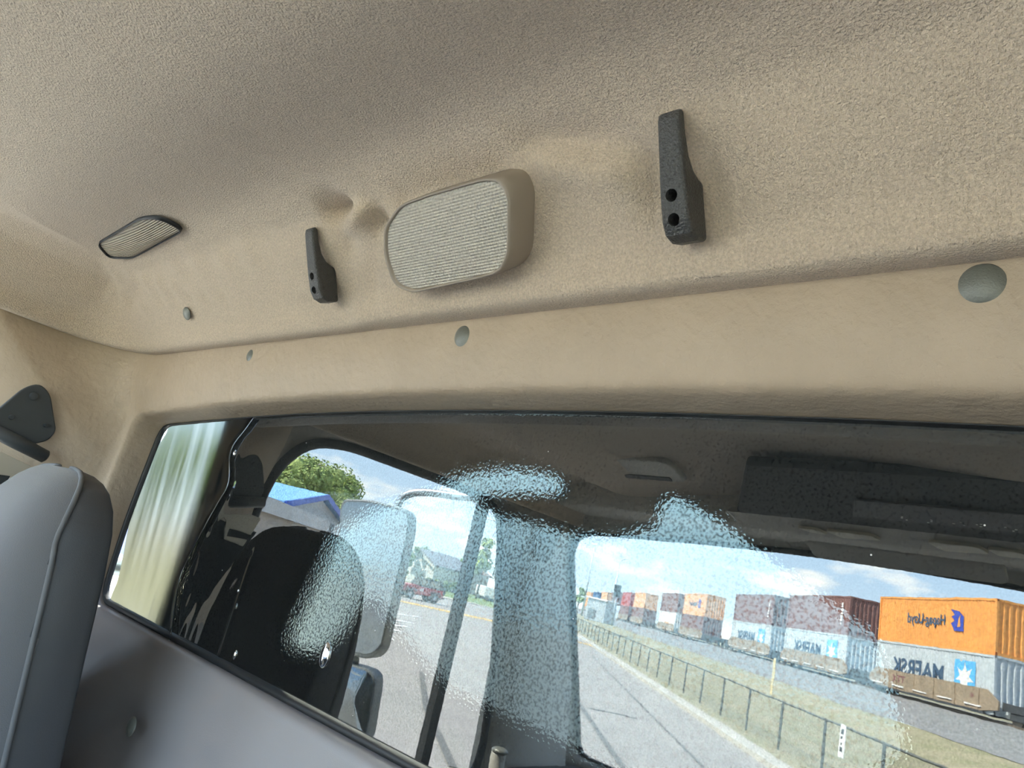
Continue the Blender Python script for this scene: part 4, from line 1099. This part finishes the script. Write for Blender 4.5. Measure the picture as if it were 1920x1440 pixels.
sg = flip(atp(1580, 1390, flip(sq(FS0, 7.46, 0)), flip(TN)))
fs = tag(empty('fence_sign', sg), 'small white notice hung on the chain link fence', 'sign')
Ms = Matrix.Rotation(ANG, 4, 'Z')
def sbox(n_, x0, x1, z0, z1, y0, y1, mk): 
    o_ = box(n_, (x0, y0, z0), (x1, y1, z1), K[mk]); o_.parent = fs; o_.matrix_basis = Ms; return o_
sbox('board', -.13, .13, -.34, .34, -.012, .0, 'white')
for (a, b, c_, d_) in ((-.06, .07, .14, .24), (-.03, .05, .04, .10), (-.05, .06, -.22, -.12), (-.02, .03, -.08, -.03)): sbox('printed_mark', a, b, c_, d_, -.016, -.011, 'black')
mpz = flip(atz(1447, 1290, -1.75))
tag(box('marker_post', mpz + Vector((-.07, -.03, -.5)), mpz + Vector((.07, .03, 1.55)), mat('tan marker plastic', (.72, .58, .30), .6), bev=.02), 'tan marker post standing at the ballast edge', 'post')

# ------------------------------------------------------------------ poles, cabinet, signal
def at_dist(px, py, Yt): return flip(aty(px, py, Yt))
def lamp_post(px, pytop, Yt, mk, label, arm):
    t_ = at_dist(px, pytop, Yt); b_ = Vector((t_.x, t_.y, -1.2))
    e_ = tag(empty('street_lamp', b_), label, 'street lamp')
    under_(tube('pole', [b_, t_], [.16, .09], K[mk], None, 8), e_)
    if arm: under_(box('lamp_head', t_ + Vector((-.5, -.25, -.05)), t_ + Vector((.5, .25, .22)), K['white'], bev=.05), e_)
    else: under_(tube('curved_arm', smoothpath([t_ + Vector((0, 0, -.2)), t_ + Vector((.1, 0, .5)), t_ + Vector((.6, 0, .9)), t_ + Vector((1.2, 0, 1.0))], 4), .07, K[mk], None, 8), e_)
lamp_post(1116, 1022, 95, 'galv', 'tall grey street lamp with pale head beyond the kerb', True)
lamp_post(1161, 1060, 80, 'galv', 'pale street lamp pole with a curved top beside the train', False)
cab = tag(empty('signal_cabinet', at_dist(1125, 1165, 75)), 'pale grey equipment cabinet beside the tracks', 'cabinet')
cb = at_dist(1124, 1160, 75)
under_(box('body', cb + Vector((-1.4, -1.2, -.4)), cb + Vector((1.4, 1.2, 2.1)), K['galv'], bev=.05), cab)
under_(box('roof', cb + Vector((-1.6, -1.4, 2.1)), cb + Vector((1.6, 1.4, 2.3)), K['white'], bev=.05), cab)
under_(box('door', cb + Vector((-1.0, 1.2, -.2)), cb + Vector((.1, 1.24, .9)), K['mirrorgrey']), cab)
sb = at_dist(1148, 1165, 72)
sg2 = tag(empty('railway_signal', sb), 'slim railway signal mast with a black target head', 'signal')
stp = at_dist(1157, 1104, 72)
under_(tube('mast', [sb + Vector((0, 0, -.5)), Vector((sb.x, sb.y, stp.z))], .09, K['galv'], None, 8), sg2)
under_(box('signal_head', Vector((sb.x - .35, sb.y - .2, stp.z - .9)), Vector((sb.x + .35, sb.y + .35, stp.z + .5)), K['black'], bev=.1), sg2)
def tower():
    b_ = at_dist(925, 1085, 130); t_ = at_dist(940, 940, 130); h = t_.z - b_.z
    e_ = tag(empty('lattice_tower', b_), 'thin grey lattice power tower behind the window post', 'tower')
    cs = [(-1, -1), (1, -1), (1, 1), (-1, 1)]
    for cx, cy in cs: under_(tube('tower_leg', [b_ + Vector((cx * 3, cy * 3, 0)), b_ + Vector((cx * .6, cy * .6, h))], .16, K['galv'], None, 6), e_)
    bm = bmesh.new(); L_ = 8
    for k in range(L_):
        r0_, r1_ = 3 - 2.4 * k / L_, 3 - 2.4 * (k + 1) / L_
        for i in range(4):
            a, b = cs[i], cs[(i + 1) % 4]
            tubebm(bm, [b_ + Vector((a[0] * r0_, a[1] * r0_, h * k / L_)), b_ + Vector((b[0] * r1_, b[1] * r1_, h * (k + 1) / L_))], .09, 5)
    o_ = under_(fromBM('bracing', bm, K['galv'], None), e_); o_['kind'] = 'stuff'
    for hh, wd in ((.72, 5), (.86, 4)): under_(tube('cross_arm', [b_ + Vector((-wd, wd, h * hh)), b_ + Vector((wd, -wd, h * hh))], .16, K['galv'], None, 6), e_)
tower()

# ------------------------------------------------------------------ trees and bushes
def tree(name, base, top, rx, label, mk='leaf', nblob=16, leaves=3600, trunk=True, group='trees across the street', ls=.28):
    base = Vector(base); h = top - base.z
    e_ = tag(empty(name, base), label, 'tree' if trunk else 'bush', group)
    rnd = random.Random(hash(label) & 0xffff); rnd = random.Random(len(label) * 31 + nblob)
    cz0 = .32 if trunk else .0; blobs = []
    for i in range(nblob):
        t_ = rnd.random() * 2 * math.pi; k = rnd.random() ** .5
        zz = cz0 + (1 - cz0) * (.15 + .78 * rnd.random()); env = math.sin(math.pi * min(max((zz - cz0) / (1 - cz0), .08), .95)) ** .6
        blobs.append((Vector((math.cos(t_) * rx * .72 * k * env, math.sin(t_) * rx * .72 * k * env, zz * h)), rx * rnd.uniform(.26, .44)))
    blobs.append((Vector((0, 0, h * .62)), rx * .5))
    V, Fc = [], []
    for i in range(leaves):
        c, r = blobs[i % len(blobs)]
        d = Vector((rnd.gauss(0, 1), rnd.gauss(0, 1), rnd.gauss(0, 1))).normalized()
        p = base + c + Vector((d.x, d.y, d.z * .8)) * r * (.72 + .33 * rnd.random())
        n_ = (d + Vector((rnd.uniform(-.7, .7), rnd.uniform(-.7, .7), rnd.uniform(-.3, .9)))).normalized(); a = n_.orthogonal().normalized(); b = n_.cross(a)
        s1 = ls * rnd.uniform(.6, 1.4); j = len(V)
        V += [p - a * s1 * .5, p + b * s1 * .35 + n_ * s1 * .1, p + a * s1 * .5, p - b * s1 * .35]; Fc.append((j, j + 1, j + 2, j + 3))
    for c, r in blobs:                   # dense inner leaf masses
        bm = bmesh.new(); bmesh.ops.create_icosphere(bm, subdivisions=2, radius=r * .5); off = len(V)
        for v in bm.verts: V.append(base + c + v.co * (1 + .25 * noise.noise(v.co * 2.5 / max(r, .1) + c)))
        for f in bm.faces: Fc.append(tuple(off + v.index for v in f.verts))
        bm.free()
    under_(obj('crown', V, Fc, K[mk]), e_)
    if trunk:
        under_(tube('trunk', [base + Vector((0, 0, -.2)), base + Vector((.1, 0, h * .3)), base + Vector((0, .1, h * .6))], [rx * .075, rx * .055, rx * .03], K['bark'], None, 8), e_)
        for k in range(3):
            c = blobs[k][0]; under_(tube('branch', [base + Vector((0, 0, h * (.3 + .08 * k))), base + c], [rx * .035, rx * .015], K['bark'], None, 6), e_)
    return e_
def tree_px(name, px, pytop, Yt, rpx, label, **kw):
    t_ = at_dist(px, pytop, Yt); r_ = (at_dist(px + rpx, pytop, Yt) - t_).length
    return tree(name, (t_.x, t_.y, GZ), t_.z, r_, label, **kw)
tree_px('leafy_tree', 572, 873, 44, 60, 'big pale green tree rising behind the blue roofed building', nblob=26, leaves=9000, ls=.42)
tree_px('leafy_tree', 640, 890, 62, 50, 'rounded green tree right behind the blue roof gable', nblob=20, leaves=7000, ls=.42)
tree_px('leafy_tree', 775, 1018, 78, 14, 'small green tree above the grey house by the door mirror', nblob=8, leaves=900, ls=.5)
tree_px('leafy_tree', 812, 1022, 104, 22, 'dense green tree behind the grey house ridge', mk='leafdark', nblob=10, leaves=1200, ls=.5)
tree_px('leafy_tree', 848, 1042, 96, 18, 'low dark green tree left of the window bar', mk='leafdark', nblob=8, leaves=900, ls=.5)
tree_px('leafy_tree', 885, 1046, 124, 22, 'dark green tree hidden by the window bar', mk='leafdark', nblob=8, leaves=900, ls=.5)
tree_px('leafy_tree', 918, 1010, 84, 22, 'tall loose green tree in the quarter window', nblob=10, leaves=1100, ls=.5)
tree_px('leafy_tree', 1091, 1098, 88, 9, 'small bushy tree at the far end of the train', nblob=8, leaves=700, ls=.4)
tree_px('round_bush', 757, 1062, 66, 15, 'round green bush beside the grey house wall', mk='leafdark', trunk=False, nblob=8, leaves=700, group='bushes by the street', ls=.3)
for i, (px, py) in enumerate(((805, 1083), (822, 1086), (838, 1088), (852, 1091))):
    tree_px('flower_bush', px, py, 74 + i, 11, ['orange tinged bush nearest the small red car', 'second orange tinged bush from the red car', 'third orange tinged bush from the red car', 'orange tinged bush beside the window bar'][i], mk='lawn', trunk=False, nblob=5, leaves=400, group='bushes by the street', ls=.3)

# ------------------------------------------------------------------ buildings
def blue_building():
    YB = 34
    e_ = empty('blue_roof_building', at_dist(560, 1010, YB))
    Av = aty(602, 930, YB - 4); Fv = atz(522, 911, Av.z); bv = (Fv - Av); bv.z = 0; bv.normalize()
    A, bk = flip(Av), flip(bv); far = bk * ((Fv - Av).length + 2)
    L_, R_ = flip(atp(519, 956, Av, bv)), flip(atp(648, 980, Av, bv))
    L_.z = R_.z = (L_.z + R_.z) / 2
    under_(prism('gable_wall', [A + Vector((0, 0, -.15)), L_, Vector((L_.x, L_.y, L_.z - .6)), Vector((R_.x, R_.y, R_.z - .6)), R_], bk * .2, K['greywall']), e_)
    up_ = Vector((0, 0, .22))
    lo_ = (L_ - A) * .07; ro = (R_ - A) * .07
    under_(prism('roof_slope', [A - bk * .5 + up_, L_ + lo_ - bk * .5 + up_, L_ + lo_ + far + up_, A + far + up_], (0, 0, -.12), K['bluepaint']), e_)
    under_(prism('roof_slope', [A - bk * .5 + up_, R_ + ro - bk * .5 + up_, R_ + ro + far + up_, A + far + up_], (0, 0, -.12), K['bluepaint']), e_)
    for B in (L_ + lo_, R_ + ro):
        under_(prism('rake_trim', [A - bk * .55 + up_, B - bk * .55 + up_, B - bk * .55 + up_ - Vector((0, 0, .38)), A - bk * .55 + up_ - Vector((0, 0, .38))], -bk * .08, K['bluetrim']), e_)
    # lower flat wing with tan wall
    wl, wr_ = flip(atp(470, 950, Av - bv * 1.2, bv)), flip(atp(690, 990, Av - bv * 1.2, bv)); zt = L_.z - .25
    under_(prism('wing_wall', [Vector((wl.x, wl.y, GZ)), Vector((wr_.x, wr_.y, GZ)), Vector((wr_.x, wr_.y, zt)), Vector((wl.x, wl.y, zt))], bk * 14, K['tanwall']), e_)
    under_(prism('wing_fascia', [Vector((wl.x, wl.y, zt - .7)), Vector((wr_.x, wr_.y, zt - .7)), Vector((wr_.x, wr_.y, zt + .1)), Vector((wl.x, wl.y, zt + .1))], -bk * .35, K['greywall']), e_)
    wv = flip(atp(617, 990, Av - bv * 1.5, bv)); under_(box('wall_lamp', wv - Vector((.25, .25, .35)), wv + Vector((.25, .25, .35)), K['mirrorgrey']), e_)
    tag(e_, 'low building with a bright blue gabled metal roof', 'building')
blue_building()
def house(px0, px1, pyeave, pyridge, pybase, Yt, label, wallk, roofk):
    a, b = at_dist(px0, pybase, Yt), at_dist(px1, pybase, Yt); zb_ = GZ
    ze = at_dist((px0 + px1) / 2, pyeave, Yt).z; zr = at_dist((px0 + px1) / 2, pyridge, Yt).z
    a.z = b.z = zb_; d = (b - a); bk = Vector((-d.y, d.x, 0)).normalized()
    if bk.y > 0: bk = -bk
    e_ = tag(empty('house', a.lerp(b, .5)), label, 'house', 'houses across the street')
    W = 8; mid = a.lerp(b, .5)
    zE = Vector((0, 0, ze - zb_)); zR = Vector((0, 0, zr - zb_))
    under_(prism('gable_wall', [a, b, b + zE, mid + zR, a + zE], bk * W, K[wallk]), e_)
    for p in (a, b):
        o = (p - mid) * .12; dz = Vector((0, 0, .15)); q = Vector((0, 0, (zr - ze) * .12))
        under_(prism('roof_slope', [mid + zR + dz - bk * .5, p + o + zE + dz - q - bk * .5, p + o + zE + dz - q + bk * (W + .5), mid + zR + dz + bk * (W + .5)], (0, 0, .25), K[roofk]), e_)
        under_(prism('rake_board', [mid + zR - bk * .55 + dz, p + o + zE - q - bk * .55 + dz, p + o + zE - q - bk * .55 - dz * 2, mid + zR - bk * .55 - dz * 2], -bk * .1, K['concrete']), e_)
    c = a.lerp(b, .35) + Vector((0, 0, (ze - zb_) * .35)) - bk * .06; dd = d.normalized()
    for k in (0, 1):
        w0_ = c + dd * (k * d.length * .32)
        wn = under_(prism('window', [w0_, w0_ + dd * 1.2, w0_ + dd * 1.2 + Vector((0, 0, 1.3)), w0_ + Vector((0, 0, 1.3))], bk * .1, K['white']), e_)
        under_(prism('window_glass', [w0_ + dd * .1 + Vector((0, 0, .1)) - bk * .02, w0_ + dd * 1.1 + Vector((0, 0, .1)) - bk * .02, w0_ + dd * 1.1 + Vector((0, 0, 1.2)) - bk * .02, w0_ + dd * .1 + Vector((0, 0, 1.2)) - bk * .02], bk * .05, K['mirrorgrey']), e_)
house(745, 812, 1053, 1030, 1080, 80, 'grey sided house with a pale edged gable behind the red car', 'greywall', 'shingle')
house(812, 862, 1064, 1054, 1088, 100, 'low brown roofed house beside the window bar', 'tanwall', 'brownroof')
def tank(px, py, Yt, r, h, label):
    b_ = at_dist(px, py, Yt); b_.z = GZ; e_ = tag(empty('storage_tank', b_), label, 'tank')
    under_(tube('shell', [b_, b_ + Vector((0, 0, h)), b_ + Vector((0, 0, h + r * .3)), b_ + Vector((0, 0, h + r * .45))], [r, r, r * .8, r * .3], K['white'], None, 20), e_)
    under_(tube('hatch', [b_ + Vector((0, 0, h + r * .4)), b_ + Vector((0, 0, h + r * .6))], r * .2, K['galv'], None, 10), e_)
tank(841, 1085, 86, 1.0, 2.0, 'white round topped tank on the far lawn')
def van(px, py, Yt, mk, label):
    b_ = at_dist(px, py, Yt); b_.z = GZ; e_ = tag(empty('parked_van', b_), label, 'van', 'vehicles parked on the far lawn')
    under_(prism('body', [b_ + Vector((x_, 0, z_)) for x_, z_ in ((-2.3, .45), (2.3, .45), (2.4, 1.2), (1.5, 2.2), (-2.3, 2.2))], (0, -1.9, 0), K[mk], bev=.12), e_)
    under_(prism('side_window', [b_ + Vector((x_, .02, z_)) for x_, z_ in ((.4, 1.35), (1.9, 1.35), (1.4, 2.0), (.4, 2.0))], (0, -.06, 0), K['mirrorgrey']), e_)
    for x_ in (-1.5, 1.5):
        bm = bmesh.new(); bmesh.ops.create_cone(bm, cap_ends=True, segments=16, radius1=.42, radius2=.42, depth=2.0, matrix=Matrix.Translation(b_ + Vector((x_, -.95, .42))) @ RX90); under_(fromBM('wheels', bm, K['tire']), e_)
van(912, 1098, 92, 'white', 'white van parked behind the lawn in the quarter window')
van(930, 1106, 88, 'galv', 'silver van parked at the edge of the lawn')

# ------------------------------------------------------------------ small red off-road car
def red_car():
    b0, b1 = flip(atz(752, 1118, GZ)), flip(atz(812, 1131, GZ)); c = b0.lerp(b1, .5); d = (b1 - b0); d.z = 0
    ang = math.atan2(d.y, d.x); L_ = 3.9
    root = tag(empty('small_offroad_car', c), 'small red off-road car with charcoal soft top and rear spare wheel', 'car')
    M = Matrix.Translation(c) @ Matrix.Rotation(ang, 4, 'Z') @ Matrix.Scale(1.0, 4)
    root.matrix_world = M
    # which local y faces the truck
    sgn = -1 if (M.inverted() @ Vector((0, 0, 0))).y < 0 else 1
    hw = .82
    def pr_(name, pts, mk, par=root, w0_=-hw, w1=hw, bev=.04): return prism(name, [Vector((x_, w0_, z_)) for x_, z_ in pts], (0, w1 - w0_, 0), K[mk], par, bev=bev)
    pr_('body', [(-1.95, .55), (-1.95, 1.05), (-.75, 1.15), (-.55, 1.10), (1.75, 1.12), (1.85, .55), (1.55, .5), (1.35, .78), (.85, .78), (.65, .48), (-.75, .45), (-.9, .75), (-1.4, .75), (-1.6, .5)], 'jeepred')
    pr_('soft_top', [(-.60, 1.14), (-.35, 1.78), (1.60, 1.80), (1.74, 1.12)], 'jeeptop', root, -hw * .94, hw * .94)
    pr_('chassis', [(-1.8, .38), (1.8, .38), (1.8, .55), (-1.8, .55)], 'undercar', root, -.6, .6, .02)
    pr_('rear_bumper', [(1.85, .48), (1.98, .48), (1.98, .62), (1.85, .62)], 'black', root, -.8, .8, .02)
    for s in (-1, 1):
        y0 = s * hw * .94
        prism('side_window', [Vector((x_, y0, z_)) for x_, z_ in ((.42, 1.25), (1.35, 1.25), (1.32, 1.66), (.46, 1.66))], (0, s * .02, 0), K['carglass'], root, bev=.005)
        prism('door_window', [Vector((x_, y0, z_)) for x_, z_ in ((-.48, 1.22), (.30, 1.22), (.30, 1.66), (-.30, 1.66))], (0, s * .02, 0), K['carglass'], root, bev=.005)
        prism('door_badge', [Vector((x_, s * hw, z_)) for x_, z_ in ((-.35, .72), (-.02, .72), (-.02, .98), (-.35, .98))], (0, s * .01, 0), K['white'], root)
        for x_ in (-1.15, 1.1):
            bm = bmesh.new(); bmesh.ops.create_cone(bm, cap_ends=True, segments=22, radius1=.38, radius2=.38, depth=.26, matrix=Matrix.Translation((x_, s * .72, .38)) @ RX90)
            bmesh.ops.bevel(bm, geom=bm.edges[:], offset=.03, segments=2, affect='EDGES')
            wh = fromBM('wheel', bm, K['tire'], root)
            bm = bmesh.new(); bmesh.ops.create_cone(bm, cap_ends=True, segments=14, radius1=.19, radius2=.15, depth=.04, matrix=Matrix.Translation((x_, s * .86, .38)) @ RX90); fromBM('rim', bm, K['galv'], wh)
            prism('fender_flare', [Vector((x_ + q_[0], s * .80, q_[1])) for q_ in ((-.52, .62), (-.38, .86), (.38, .86), (.52, .62), (.44, .62), (.33, .80), (-.33, .80), (-.44, .62))], (0, s * .14, 0), K['black'], root)
    bm = bmesh.new(); bmesh.ops.create_cone(bm, cap_ends=True, segments=22, radius1=.36, radius2=.36, depth=.22, matrix=Matrix.Translation((2.02, .1, 1.05)) @ Matrix.Rotation(math.pi / 2, 4, 'Y')); fromBM('spare_wheel', bm, K['tire'], root)
red_car()

# ------------------------------------------------------------------ behind the truck, seen through the peeled corner of the film
def trailer():
    p = EYE + ray(243, 1000) * (.0); r = ray(238, 1000); k = 26 / abs(r.x)
    c = EYE + r * k
    e_ = tag(empty('parked_trailer', Vector((c.x, c.y, GZ))), 'violet blue and white trailer with red marks seen through the clear glass edge', 'trailer')
    zt, zmid = (EYE + ray(262, 915) * (26 / abs(ray(262, 915).x))).z, (EYE + ray(222, 1045) * (26 / abs(ray(222, 1045).x))).z
    y0, y1 = c.y - 2.2, c.y + 2.6
    under_(box('upper_panel', (c.x - 3, y0, zmid), (c.x, y1, zt), K['violetpanel']), e_)
    under_(box('lower_panel', (c.x - 3, y0, GZ + .6), (c.x + .02, y1, zmid), K['white']), e_)
    for i in range(3): under_(box('red_mark', (c.x, c.y - .2 - i * .35, zt - .9 - i * .55), (c.x + .05, c.y + .25 - i * .3, zt - .55 - i * .55), K['redprint']), e_)
    for y_ in (y0 + .8, y1 - .8): under_(tube('wheel', [Vector((c.x - .4, y_, GZ + .5)), Vector((c.x, y_, GZ + .5))], .5, K['tire'], None, 18), e_)
trailer()
for i, (x_, y_, h_, r_, lb) in enumerate(((-30, 14, 5.2, 3.2, 'green tree behind the truck blurred through the peeling film'), (-24, 13.5, 3.6, 2.2, 'smaller green tree behind the truck seen through the film'), (-34, 21, 6, 3.4, 'far green tree behind the truck seen through the film'))):
    tree('leafy_tree', (x_, y_, GZ), h_ + GZ + .4, r_, lb, nblob=12, leaves=1400, group='trees behind the truck', ls=.4)
tag(obj('dry_ground', [(-15, 4, GZ + .02), (-60, 10, GZ + .02), (-60, 40, GZ + .02), (-12, 30, GZ + .02)], [(0, 1, 2, 3)], K['drygrass']), 'tan dry ground behind the truck', 'ground', kind='structure')
